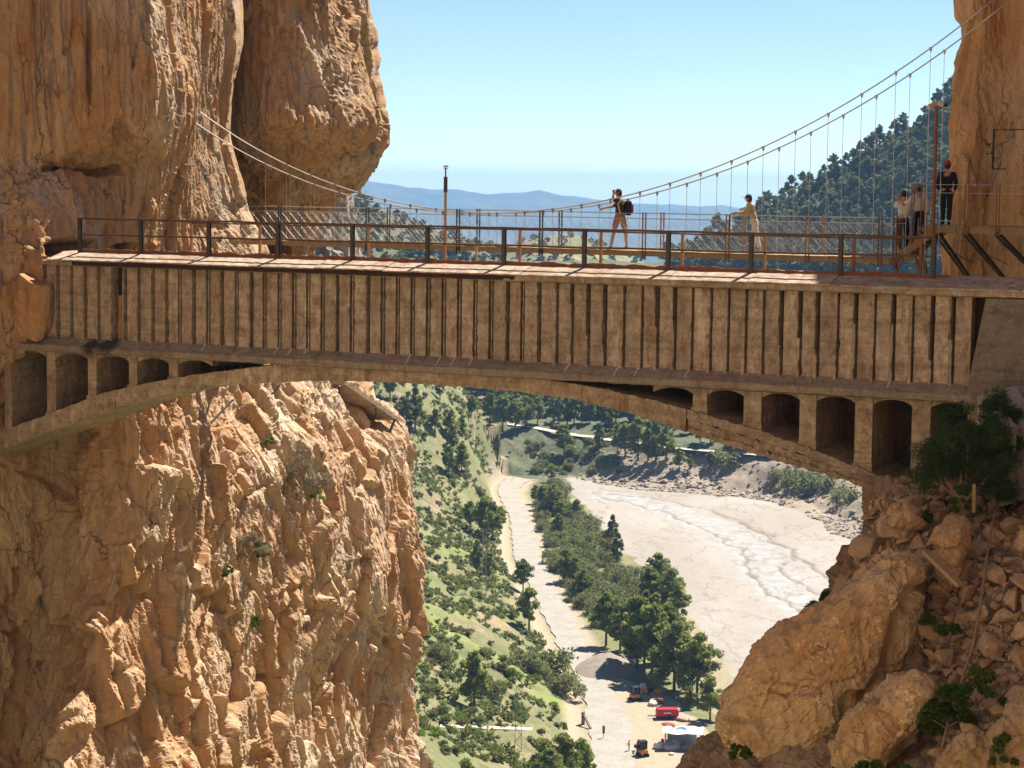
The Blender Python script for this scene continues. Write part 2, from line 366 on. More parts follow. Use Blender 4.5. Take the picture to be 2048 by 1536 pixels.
M['herb'] = leaf_mat('broad_green_leaves', (0.07, 0.12, 0.03), (0.14, 0.2, 0.05), 0.35)

# ------------------------------------------------------------------ valley terrain
def pl_dist(x, y, pts):
    """distance to a polyline and the side (positive: left of its direction)"""
    best = np.full(x.shape, 1e9); side = np.zeros(x.shape); bc = np.zeros(x.shape)
    for (ax, ay), (bx, by) in zip(pts[:-1], pts[1:]):
        dx, dy = bx - ax, by - ay; L2 = dx * dx + dy * dy + 1e-12
        t = np.clip(((x - ax) * dx + (y - ay) * dy) / L2, 0, 1)
        d = np.hypot(x - ax - t * dx, y - ay - t * dy); cr = (dx * (y - ay) - dy * (x - ax)) / math.sqrt(L2)
        m = (d < best - 1e-6) | ((d < best + 1e-6) & (np.abs(cr) > bc)); best = np.where(m, d, best); side = np.where(m, np.sign(cr), side); bc = np.where(m, np.abs(cr), bc)
    return best * side
def in_poly(x, y, poly):
    r = np.zeros(x.shape, bool); n = len(poly)
    for i in range(n):
        (ax, ay), (bx, by) = poly[i], poly[(i + 1) % n]
        c = ((ay > y) != (by > y)) & (x < (bx - ax) * (y - ay) / (by - ay + 1e-12) + ax); r ^= c
    return r
def pxline(pts, z=0.0): return [tuple(float(v) for v in atz(px, py, z)[:2]) for px, py in pts]
ROAD_L = pxline([(1020, 953), (1003, 966), (995, 984), (1008, 1012), (1020, 1037), (1028, 1119), (1056, 1165), (1089, 1236), (1128, 1313), (1158, 1364), (1176, 1431), (1180, 1500), (1190, 1600)])
ROAD_R = pxline([(1061, 960), (1046, 970), (1036, 986), (1051, 1011), (1061, 1037), (1083, 1119), (1106, 1165), (1146, 1236), (1184, 1313), (1212, 1364), (1255, 1431), (1270, 1500), (1290, 1600)])
BASE_L = [(20.0, 120), (16, 200), (12.5, 262)] + [(x - 1.8, y) for x, y in ROAD_L[::-1]] + [(-3.2, 572), (-3.0, 600), (-7, 640), (-30, 720), (-120, 800)]
RIV_BACK = pxline([(1120, 968), (1200, 986), (1300, 998), (1400, 1003), (1500, 1013), (1600, 1036), (1660, 1075), (1705, 1110), (1760, 1170)], -2) + [(86, 400), (92, 330), (98, 250), (100, 120)]
RIV_FRONT = pxline([(1120, 968), (1165, 1030), (1210, 1085), (1255, 1135), (1330, 1215), (1400, 1275), (1450, 1350), (1500, 1420)], -2) + [(38, 290), (38, 120)]
RIVER = RIV_BACK + RIV_FRONT[::-1]
FH = [(1280, 548), (1330, 520), (1390, 492), (1430, 472), (1480, 452), (1560, 406), (1620, 368), (1700, 328), (1800, 262), (1850, 232), (1900, 196), (1960, 190), (2300, 185)]
FHX = [float(at(a, b, 800)[0]) for a, b in FH]; FHZ = [float(at(a, b, 800)[2]) for a, b in FH]
LH = [(300, 230), (560, 300), (650, 362), (720, 402), (800, 434), (880, 463), (960, 488), (1030, 520), (1100, 545), (1200, 590)]
LHX = [float(at(a, b, 820)[0]) for a, b in LH]; LHZ = [float(at(a, b, 820)[2]) for a, b in LH]
DH = [(940, 560), (1000, 508), (1050, 482), (1100, 470), (1140, 466), (1190, 478), (1240, 502), (1300, 528), (1340, 545), (1420, 590)]
DHX = [float(at(a, b, 1250)[0]) for a, b in DH]; DHZ = [float(at(a, b, 1250)[2]) for a, b in DH]
def warp(x, y):
    p = np.stack([x, y, np.zeros_like(x)], -1)
    return x + 3.0 * fbm(p * 0.06, 3), y + 3.0 * fbm(p * 0.06 + 31, 3)
def terrain_h(x, y, detail=True):
    x = np.asarray(x, float); y = np.asarray(y, float); xr, yr = warp(x, y)
    dl = pl_dist(x, y, BASE_L)                                   # positive on the hill side
    dpos = np.maximum(dl, 0)
    k = 0.52 + 0.55 * sstep(430, 520, y); kb = 2.0 * sstep(480, 545, y) * (1 - 0.8 * sstep(556, 590, y))
    hl = k * np.minimum(dpos, 24) + kb * np.minimum(dpos, 7) + 0.42 * np.maximum(dpos - 24, 0)
    hl = np.minimum(hl, 70)
    inr = in_poly(xr, yr, RIVER)
    db = np.abs(pl_dist(xr, yr, RIV_BACK)); df = np.abs(pl_dist(xr, yr, RIV_FRONT))
    h = np.zeros(x.shape)
    dr = np.minimum(db, df)
    h = np.where(inr, -2.0 + 0.0 * dr, h)
    beyond = (~inr) & (dl <= 0) & ((db < df) | (y > 570))
    far = 11.0 * sstep(0, 30, db) - 2.0
    ter = far + np.where(db > 26, 0.05 * np.minimum(db - 26, 60), 0)
    h = np.where(beyond, ter, h)
    h = np.where((~inr) & (~beyond), -2.0 * (1 - sstep(0, 7, df)), h)
    t = sstep(610, 800, y)
    fz = np.maximum(np.interp(x, FHX, FHZ), 50)
    fh = np.where(y < 800, 10 + (fz - 10) * t ** 0.85, fz - (y - 800) * 0.22)
    fh = fh * sstep(40, 64, x) + (1 - sstep(40, 64, x)) * np.minimum(fh, 10 + 42 * sstep(604, 720, y))
    h = np.where((y > 600) & (~inr), np.maximum(h, fh), h)
    lz = np.interp(x, LHX, LHZ) - np.abs(y - 820) * 0.30
    h = np.maximum(h, np.where(y > 610, lz, -500))
    dz = np.interp(x, DHX, DHZ) - np.abs(y - 1250) * 0.16
    h = np.where(y > 900, np.maximum(h - (y - 900) * 0.05, np.where(y > 1000, dz, -500)), h)
    h = np.maximum(h, hl)
    if detail:
        p = np.stack([x, y, np.zeros_like(x)], -1)
        rough = np.where(inr, 0.0, sstep(0, 8, dpos) + beyond * sstep(0, 5, db))
        rough = np.where(y > 600, 1.0, rough)
        h = h + rough * (1.3 * fbm(p * 0.07, 4) + 0.30 * fbm(p * 0.5, 3)) + inr * 0.10 * fbm(p * 0.15, 3) + (1 - np.minimum(rough, 1)) * 0.05 * fbm(p * 0.4, 2)
        ch = in_chan(x, y)
        h = h - inr * 0.28 * ch
    return h
CHAN = [pxline(q, -2) for q in (
    [(1180, 1000), (1290, 1010), (1400, 1030), (1480, 1062), (1560, 1110), (1640, 1165), (1700, 1210)],
    [(1200, 1008), (1330, 1040), (1430, 1085), (1490, 1130), (1505, 1170), (1545, 1215), (1600, 1245), (1640, 1270)],
    [(1470, 1060), (1540, 1090), (1590, 1130), (1560, 1160), (1600, 1190), (1660, 1220)])]
def in_chan(x, y):
    r = np.zeros(x.shape)
    for i, q in enumerate(CHAN):
        xr, yr = warp(x * 1.7, y * 1.7); d = np.abs(pl_dist(x + 0.7 * (xr - 1.7 * x), y + 0.7 * (yr - 1.7 * y), q)); r = np.maximum(r, 1 - sstep(0.15, 0.6 if i else 0.85, d))
    return r
GST = 1.5
GX, GY = np.arange(-190, 330, GST), np.arange(225, 1420, GST); HG = None
def ground_z(x, y):
    global HG
    if HG is None:
        A, B = np.meshgrid(GX, GY, indexing='ij'); HG = terrain_h(A, B)
    i = np.clip((x - GX[0]) / GST, 0, len(GX) - 1.001); j = np.clip((y - GY[0]) / GST, 0, len(GY) - 1.001); a = i.astype(int); b = j.astype(int); u = i - a; v = j - b
    return (HG[a, b] * (1 - u) + HG[a + 1, b] * u) * (1 - v) + (HG[a, b + 1] * (1 - u) + HG[a + 1, b + 1] * u) * v
HYS = np.concatenate([np.linspace(230, 700, 700), np.linspace(701, 1400, 400)])
def hit(px, py, y0=230.0, y1=1400.0):
    """where the view line through a pixel meets the terrain"""
    d = ray(px, py); ys = HYS[HYS >= y0]
    P = EYE + d[None] * (ys / d[1])[:, None]
    below = P[:, 2] < ground_z(P[:, 0], P[:, 1])
    i = int(np.argmax(below)) if below.any() else -1
    return P[i] if i >= 0 else None
def build_terrain():
    ys = np.concatenate([np.linspace(-60, 250, 50), np.geomspace(250.5, 660, 340), np.geomspace(664, 1500, 110), np.geomspace(1530, 5200, 16)])
    us = np.concatenate([np.linspace(-0.55, -0.115, 28), np.linspace(-0.112, 0.235, 300), np.linspace(0.24, 0.6, 26)])
    Yg, Ug = np.meshgrid(ys, us, indexing='ij'); Xg = Ug * np.maximum(Yg, 150 + 0.3 * (Yg - 150))
    Z = terrain_h(Xg, Yg)
    base = -(np.maximum(Yg, 1500) - 1500) * 0.07
    Z = np.where(Yg > 1500, np.minimum(Z, 10) + base, Z)
    V = np.stack([Xg, Yg, Z], -1).reshape(-1, 3)
    me = mesh_np('valley_ground', V, grid_faces(len(ys), len(us))[:, ::-1], M['ground'])
    Xr, Yr = warp(Xg, Yg)
    inr = in_poly(Xr, Yr, RIVER); dl = pl_dist(Xg, Yg, BASE_L); df = np.abs(pl_dist(Xr, Yr, RIV_FRONT)); db = np.abs(pl_dist(Xr, Yr, RIV_BACK))
    yard = in_poly(Xg + 0.6 * (Xr - Xg), Yg, YARD)
    col = np.zeros((Yg.size, 4), np.float32); col[:, 3] = 1
    chan = in_chan(Xg, Yg)
    wet = inr * sstep(0, 1, (1 - sstep(4.0, 8.0, np.abs(pl_dist(Xr, Yr, CHAN[1]) - 3.0))))
    roadside = (1 - sstep(0.6, 2.6, np.abs(pl_dist(Xg, Yg, BASE_L)))) + (1 - sstep(0.8, 3.0, np.abs(pl_dist(Xg, Yg, ROAD_R))))
    col[:, 0] = inr.ravel(); col[:, 1] = np.clip(yard * 1.0 + roadside * (Yg < 575) + ((~inr) & (df < 7) & (dl < 0) & (Yg < 400)) * 0.6, 0, 1).ravel()
    rocky = ((~inr) & (dl < 0) & (db < 22) & (db < df)).astype(float)
    col[:, 2] = np.clip(rocky + 0.6 * chan, 0, 1).ravel()
    ca = me.color_attributes.new('zone', 'FLOAT_COLOR', 'POINT'); ca.data.foreach_set('color', col.ravel())
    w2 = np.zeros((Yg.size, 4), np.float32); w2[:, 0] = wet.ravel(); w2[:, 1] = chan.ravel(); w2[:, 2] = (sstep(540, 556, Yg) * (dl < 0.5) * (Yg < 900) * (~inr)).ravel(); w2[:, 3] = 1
    cb = me.color_attributes.new('water', 'FLOAT_COLOR', 'POINT'); cb.data.foreach_set('color', w2.ravel())
    link(bpy.data.objects.new('valley_ground', me), kind='structure', label='green and ochre valley floor with pale dry riverbed below the gorge')
YARD = pxline([(1150, 1330), (1215, 1340), (1290, 1375), (1350, 1400), (1420, 1470), (1480, 1540), (1480, 1640), (1200, 1640), (1180, 1450)])
def ground_mat():
    k = N('valley_soil')
    z = k.sep(k.attr('zone').outputs['Color']); wt = k.sep(k.attr('water').outputs['Color'])
    n1 = k.noise(0.09, 5); n2 = k.noise(0.6, 5, None, 0.7); n3 = k.noise(0.03, 3); n4 = k.noise(2.2, 4, None, 0.7)
    soil = k.mix(k.ramp(n1, [(0.4, 0.0), (0.62, 1.0)]), (0.30, 0.23, 0.15), (0.33, 0.23, 0.15))
    grass = k.mix(k.ramp(n2, [(0.3, 0.0), (0.7, 1.0)]), (0.115, 0.125, 0.05), (0.20, 0.20, 0.085))
    bright = k.mix(k.ramp(n3, [(0.55, 0.0), (0.66, 0.8)]), grass, (0.20, 0.25, 0.06))
    c = k.mix(k.ramp(k.math('ADD', k.math('MULTIPLY', n1, 0.6), k.math('MULTIPLY', n4, 0.4)), [(0.50, 0.0), (0.62, 0.9)]), bright, soil)
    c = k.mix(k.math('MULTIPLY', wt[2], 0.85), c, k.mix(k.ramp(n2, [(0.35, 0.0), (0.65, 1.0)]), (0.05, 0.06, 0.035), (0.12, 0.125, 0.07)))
    c = k.mix(z[2], c, k.mix(n4, (0.20, 0.16, 0.12), (0.38, 0.31, 0.23)))
    c = k.mix(z[1], c, k.mix(n2, (0.31, 0.245, 0.165), (0.39, 0.325, 0.235)))
    bed = k.mix(k.ramp(k.noise(0.05, 5, k.vec((1, 0.35, 1))), [(0.4, 0.0), (0.6, 1.0)]), (0.295, 0.26, 0.222), (0.34, 0.31, 0.275))
    bed = k.mix(k.math('MULTIPLY', k.ramp(k.noise(0.22, 6, k.vec((1, 0.5, 1)), 0.7), [(0.55, 0.0), (0.62, 1.0)]), 0.35), bed, (0.30, 0.24, 0.18))
    bed = k.mix(k.math('MULTIPLY', wt[0], 0.9), bed, k.mix(k.ramp(k.noise(0.3, 5, None, 0.7), [(0.4, 0.0), (0.6, 1.0)]), (0.37, 0.36, 0.345), (0.28, 0.275, 0.262)))
    bed = k.mix(k.math('MULTIPLY', k.ramp(k.noise(0.07, 6, k.vec((1, 0.4, 1), (5, 9, 0)), 0.6), [(0.485, 0.0), (0.5, 1.0), (0.515, 0.0)]), 0.6), bed, (0.20, 0.165, 0.13))
    bed = k.mix(k.math('MULTIPLY', k.ramp(k.noise(0.5, 5, k.vec((1, 0.45, 1), (2, 4, 0)), 0.65), [(0.60, 0.0), (0.66, 1.0)]), 0.5), bed, (0.22, 0.185, 0.15))
    bed = k.mix(k.math('MULTIPLY', wt[1], 0.85), bed, (0.17, 0.145, 0.115))
    c = k.mix(z[0], c, bed)
    nb = k.bump(k.math('ADD', n4, k.math('MULTIPLY', n2, 2.0)), 0.5, 0.4)
    return k.done(c, 0.95, nb)
M['ground'] = ground_mat()
build_terrain()

def strip_mesh(name, L, R, z, mat, n=400, noise=0.05):
    def res(P):
        P = np.array(P); s = np.concatenate([[0], np.cumsum(np.hypot(*np.diff(P, axis=0).T))]); t = np.linspace(0, s[-1], n)
        return np.stack([np.interp(t, s, P[:, 0]), np.interp(t, s, P[:, 1])], -1)
    a, b = res(L), res(R); w = np.linspace(0, 1, 7)[None, :, None]
    P = a[:, None] * (1 - w) + b[:, None] * w
    for j, q in ((0, 3.0), (-1, 7.0)):
        w_ = np.stack([np.arange(n) * 0.11, np.full(n, q), np.zeros(n)], -1); P[:, j, 0] += 0.55 * fbm(w_, 3)
    Z = terrain_h(P[..., 0], P[..., 1]) * 0 + z
    V = np.concatenate([P, Z[..., None]], -1).reshape(-1, 3)
    return mesh_np(name, V, grid_faces(n, 7), mat)
def road_mat():
    k = N('dusty_asphalt')
    n1 = k.noise(0.25, 5, None, 0.7); n2 = k.noise(1.5, 5, k.vec((1, 0.3, 1)), 0.7)
    c = k.mix(k.ramp(n1, [(0.35, 0.0), (0.6, 1.0)]), (0.265, 0.245, 0.21), (0.325, 0.295, 0.25))
    c = k.mix(k.math('MULTIPLY', k.ramp(n2, [(0.52, 0.0), (0.6, 1.0)]), 0.4), c, (0.22, 0.20, 0.18))
    return k.done(c, 0.9, k.bump(n2, 0.2, 0.05))
M['road'] = road_mat()
link(bpy.data.objects.new('road', strip_mesh('road', ROAD_L, ROAD_R, 0.16, M['road'])), kind='structure', label='pale dusty narrow road winding along the valley')

# ------------------------------------------------------------------ far mountains
def build_mountains():
    crest = [(200, 372), (560, 372), (650, 368), (690, 364), (740, 362), (790, 371), (860, 379), (920, 380), (970, 388), (1010, 387), (1045, 386), (1078, 380), (1110, 387), (1160, 395), (1230, 404), (1300, 410), (1350, 408), (1400, 413), (1440, 410), (1500, 420), (1600, 428), (1700, 426), (1900, 440), (2300, 450)]
    cx = np.array([c[0] for c in crest]); cyy = np.array([c[1] for c in crest])
    px = np.linspace(150, 2350, 420); py = np.interp(px, cx, cyy)
    ts = np.linspace(0, 1, 70); V = []
    crestP = at(px, py, 9000)
    for t in ts:
        Y = 5000 + 4000 * t
        X = crestP[:, 0] * Y / 9000
        base = -260.0
        z = base + (crestP[:, 2] - base) * (t ** 1.6)
        p = np.stack([X / 700, np.full_like(X, Y / 700), np.zeros_like(X)], -1)
        rel = ridged(p * np.array([1.2, 0.55, 1]), 5)
        z = z + (rel - 0.45) * 130 * math.sin(math.pi * min(t, 0.97)) ** 0.8 * (0.35 + t) * (1 - t ** 6)
        z = z + (t > 0.9) * 6 * fbm(p * 6, 3) * (t - 0.9) * 10
        V.append(np.stack([X, np.full_like(X, Y), z], -1))
    back = crestP.copy(); back[:, 1] += 250; back[:, 0] *= 1.03; back[:, 2] -= 350; V.append(back)
    V = np.array(V)
    k = N('mountain_scrub')
    n = k.noise(0.004, 6, None, 0.65); n2 = k.noise(0.02, 4, None, 0.7)
    c = k.mix(k.ramp(n, [(0.4, 0.0), (0.6, 1.0)]), (0.035, 0.05, 0.035), (0.10, 0.11, 0.07))
    c = k.mix(k.ramp(n2, [(0.35, 0.5), (0.6, 0.0)]), c, (0.02, 0.028, 0.02))
    m = k.done(c, 0.95)
    me = mesh_np('mountains', V.reshape(-1, 3), grid_faces(len(V), 420)[:, ::-1], m)
    link(bpy.data.objects.new('mountains', me), kind='structure', label='long blue hazy mountain range behind the gorge')
build_mountains()

# ------------------------------------------------------------------ cliffs: lofted from plan sections, then broken up by relief
def catmull(P, t):
    n = P.shape[0]; i = np.clip(np.floor(t).astype(int), 0, n - 2); f = (t - i)
    f = f.reshape(f.shape + (1,) * (P.ndim - 1))
    p0, p1, p2, p3 = P[np.maximum(i - 1, 0)], P[i], P[i + 1], P[np.minimum(i + 2, n - 1)]
    m1 = (p2 - p0) * 0.42; m2 = (p3 - p1) * 0.42
    return (2 * f**3 - 3 * f**2 + 1) * p1 + (f**3 - 2 * f**2 + f) * m1 + (-2 * f**3 + 3 * f**2) * p2 + (f**3 - f**2) * m2
def loft(rows, res, coarse=0.45, tail=2):
    """rows: list of (py, [(px, depth), ...]) -> dense point grid; stretches outside the view are sampled coarsely"""
    py = np.array([r[0] for r in rows], float); C = np.array([r[1] for r in rows], float)
    G = at(C[..., 0], np.repeat(py[:, None], C.shape[1], 1), C[..., 1])
    def params(A, out):
        L = np.linalg.norm(np.diff(A, axis=0), axis=-1).mean(1); t = []
        for i, l in enumerate(L): k = max(2, int(l / (coarse if out[i] else res))); t.append(i + np.arange(k) / k)
        return np.concatenate(t + [[len(L)]])
    ro = [(max(py[i], py[i + 1]) < -20) or (min(py[i], py[i + 1]) > 1560) for i in range(len(py) - 1)]
    X = C[..., 0]; nc = X.shape[1]
    co = [(max(X[:, j].max(), X[:, j + 1].max()) < 5) or (min(X[:, j].min(), X[:, j + 1].min()) > 2045) or (abs(C[:, j, 1] - C[:, j + 1, 1]).mean() > 7.5 and abs(X[:, j] - X[:, j + 1]).mean() < 90) for j in range(nc - 1)]
    tr = params(G, ro); tc = params(G.swapaxes(0, 1), co)
    A = catmull(G, tr); B = catmull(A.swapaxes(0, 1), tc).swapaxes(0, 1)
    return B
def normals(P):
    du = np.gradient(P, axis=1); dv = np.gradient(P, axis=0); n = np.cross(du, dv)
    n /= np.linalg.norm(n, axis=-1)[..., None] + 1e-9
    c = P.mean((0, 1)); tow = EYE - c
    if (n.reshape(-1, 3) @ tow).mean() < 0: n = -n
    return n
def smooth_grid(A, k=3):
    for _ in range(k):
        A = (A + np.roll(A, 1, 0) + np.roll(A, -1, 0) + np.roll(A, 1, 1) + np.roll(A, -1, 1)) / 5 if False else A
    return A
def relief(P, n, amp=1.0, zs=0.38, seed=0.0, pits=0.0, blocks=1.0, fine=1.0, saw=0.0, flute=0.0, micro=1.0, shear=0.0, blur=0):
    """signed relief along the normals: big bulges, vertical ribs, fractured slabs with cracks, pits and grain"""
    q = P * np.array([1, 1, zs]) + seed
    q[..., 0] = q[..., 0] + shear * P[..., 2]; q[..., 1] = q[..., 1] - shear * P[..., 2]
    warp = np.stack([fbm(q * 0.35 + 11, 2), fbm(q * 0.35 + 23, 2), fbm(q * 0.35 + 37, 2)], -1)
    qs = q + 0.45 * warp
    d = 0.50 * fbm(q * 0.22, 2) * amp
    f1, f2, cv, tl = worley(qs * np.array([0.36, 0.36, 0.40]))
    d = d + blocks * (0.45 * (cv - 0.5) + 0.45 * tl - 0.15 * np.exp(-((f2 - f1) / 0.02) ** 2))
    f1, f2, cv, tl = worley(qs * np.array([1.05, 1.05, 0.9]) + 5)
    d = d + blocks * (0.24 * (cv - 0.5) + 0.26 * tl - 0.08 * np.exp(-((f2 - f1) / 0.03) ** 2))
    if saw:
        w = P[..., 2] * 0.55 + 1.1 * fbm(q * 0.55 + 3, 3) + 0.25 * P[..., 0]; fr = w - np.floor(w)
        d = d + saw * (0.5 - fr) * sstep(-0.25, 0.35, perlin(q * 0.5 + 60))
    if flute:
        d = d + flute * (1 - n[..., 2] ** 2) ** 3 * (0.055 * ridged(P * np.array([2.6, 2.6, 0.16]) + seed, 3) + 0.03 * ridged(P * np.array([6.5, 6.5, 0.5]) + seed, 2))
    if pits:
        pn = perlin(P * np.array([1.1, 1.1, 0.6]) + 40 + seed); d = d - pits * sstep(0.27, 0.36, pn)
        pn = perlin(P * np.array([2.6, 2.6, 1.6]) + 70 + seed); d = d - 0.4 * pits * sstep(0.28, 0.36, pn)
    for _ in range(blur):
        p_ = np.pad(d, 1, mode='edge'); d = (p_[:-2, 1:-1] + p_[2:, 1:-1] + p_[1:-1, :-2] + p_[1:-1, 2:] + 2 * p_[1:-1, 1:-1]) / 6
    Q = P + n * d[..., None]
    st = np.linalg.norm(np.gradient(Q, axis=1), axis=-1); sv = np.linalg.norm(np.gradient(Q, axis=0), axis=-1)
    wgt = np.clip(1.9 * sv / (st + 1e-6), 0, 1) ** 2 * np.clip(1.9 * st / (sv + 1e-6), 0, 1) ** 2
    e = 0.0
    f1, f2, cv, tl = worley(qs * np.array([2.9, 2.9, 1.6]) + 15)
    e = e + fine * (0.085 * (cv - 0.5) + 0.10 * tl)
    f1, f2, cv, tl = worley(P * np.array([7.0, 7.0, 2.2]) + 25)
    e = e + fine * (0.030 * (cv - 0.5) + 0.04 * tl)
    e = e + 0.02 * fbm(qs * 3.0, 2)
    e = e + micro * 0.014 * fbm(P * np.array([14, 14, 9.0]), 2)
    return d + e * wgt
def cliff(name, rows, res, mat, label, mod=None, **kw):
    P = loft(rows, res); n = normals(P)
    d = relief(P, n, **kw)
    if mod is not None: d = mod(P, d)
    P2 = P + n * d[..., None]
    me = mesh_np(name, P2.reshape(-1, 3), grid_faces(*P.shape[:2]), mat, False)
    o = link(bpy.data.objects.new(name, me), kind='structure', label=label)
    return o
# upper left wall with the bulging overhang, the foreground nose beside the bridge end and the sunlit flank behind it
def up_row(y, lip, dl, f=0.0, near=None, d0=57.4): 
    nr = near or [(0, 57.4 + f), (70, 57.8 + f), (130, 58.1 + f)]
    return (y, [(-900, 44), (-500, 52), (-200, nr[0][1] - 1.2)] + nr + [(200, 58.6 + f), (260, 59.1 + f), (lip, 60.0 + f), (lip + 16, 66.3), (dl, 72), (dl + 8, 80), (430, 95)])
def caves(P, d):
    px, py = proj(P.reshape(-1, 3)); px = px.reshape(d.shape); py = py.reshape(d.shape)
    for x, y, a, b, k in ((135, 498, 34, 14, 1.6), (258, 503, 30, 12, 1.6), (240, 265, 14, 30, 0.5), (160, 345, 90, 7, 0.5), (172, 120, 5, 90, 0.3)):
        d = d - k * np.exp(-(((px - x) / a) ** 4 + ((py - y) / b) ** 4))
    return d
cliff('cliff_left', [
    up_row(-900, 300, 420), up_row(-420, 315, 425), up_row(-120, 318, 440), up_row(60, 330, 446), up_row(150, 348, 430), up_row(230, 350, 420, 0.0),
    up_row(285, 340, 420, 0.5, [(0, 57.4), (70, 57.9), (130, 58.5)]),
    up_row(330, 330, 428, 1.8, [(0, 57.4), (60, 57.8), (108, 59.2)]),
    up_row(420, 310, 450, 2.0, [(0, 56.4), (62, 56.5), (104, 57.6)]),
    up_row(500, 300, 490, 2.2, [(0, 56.0), (90, 55.7), (118, 57.4)]),
    up_row(580, 300, 520, 2.4, [(0, 55.7), (84, 55.3), (108, 57.2)]),
    up_row(690, 300, 540, 2.4, [(0, 55.7), (56, 55.4), (74, 57.4)]),
    up_row(745, 300, 540, 2.4, [(-40, 54.6), (-10, 56.0), (20, 58.5)]),
], 0.052, M['rock'], 'tall orange limestone wall bulging over the bridge end with pale sunlit flank', mod=caves, amp=0.8, zs=0.22, seed=2.0, blur=1, blocks=0.6, flute=1.0, saw=0.06, fine=0.8)
# buttress hanging over the gorge behind
cliff('rock_buttress', [
    (-330, [(380, 92), (400, 82), (440, 78), (500, 77), (570, 77), (640, 78), (690, 80), (712, 83), (690, 92), (600, 104)]),
    (-60,  [(380, 92), (400, 82), (440, 78), (500, 76.5), (570, 76.5), (640, 77.5), (695, 79.5), (716, 83), (700, 92), (600, 104)]),
    (60,   [(380, 92), (405, 82), (445, 77.5), (500, 76), (570, 76), (640, 77), (708, 79), (732, 83), (710, 92), (600, 104)]),
    (170,  [(380, 92), (410, 82), (455, 77.5), (510, 75.5), (580, 75.5), (650, 76.5), (722, 78.5), (748, 82), (720, 92), (600, 104)]),
    (250,  [(380, 92), (400, 83), (445, 78), (510, 75.5), (580, 75.2), (660, 76), (732, 78), (761, 82), (730, 92), (600, 104)]),
    (292,  [(380, 92), (400, 83), (450, 78.5), (510, 76.5), (580, 76), (660, 77), (726, 79), (755, 83), (725, 92), (600, 104)]),
    (345,  [(380, 94), (410, 86), (455, 81), (510, 78.5), (570, 78), (630, 79), (685, 81), (714, 85), (690, 93), (600, 104)]),
    (405,  [(380, 95), (420, 89), (460, 85), (510, 82.5), (560, 81), (605, 81.5), (640, 83), (660, 87), (650, 94), (600, 104)]),
    (450,  [(380, 96), (430, 91), (470, 88), (515, 86), (555, 84.5), (590, 84), (620, 85), (640, 89), (632, 95), (600, 104)]),
    (520,  [(380, 98), (440, 94), (480, 91), (520, 89), (555, 87), (580, 86), (600, 87), (614, 90), (612, 96), (600, 104)]),
    (600,  [(380, 98), (440, 94), (480, 91), (520, 89), (555, 87), (580, 86), (605, 87), (622, 90), (618, 96), (600, 104)]),
    (700,  [(380, 98), (440, 94), (480, 91), (520, 89), (555, 87), (590, 86), (640, 86), (672, 88), (660, 96), (600, 104)]),
    (790,  [(380, 98), (440, 94), (480, 91), (520, 89), (570, 87), (630, 86), (690, 86), (720, 88), (700, 96), (600, 104)]),
], 0.085, M['rock'], 'overhanging orange rock buttress above the gorge, streaked grey', amp=0.9, zs=0.22, seed=9.0, blur=1, blocks=0.75, flute=1.2, saw=0.12, fine=0.9)
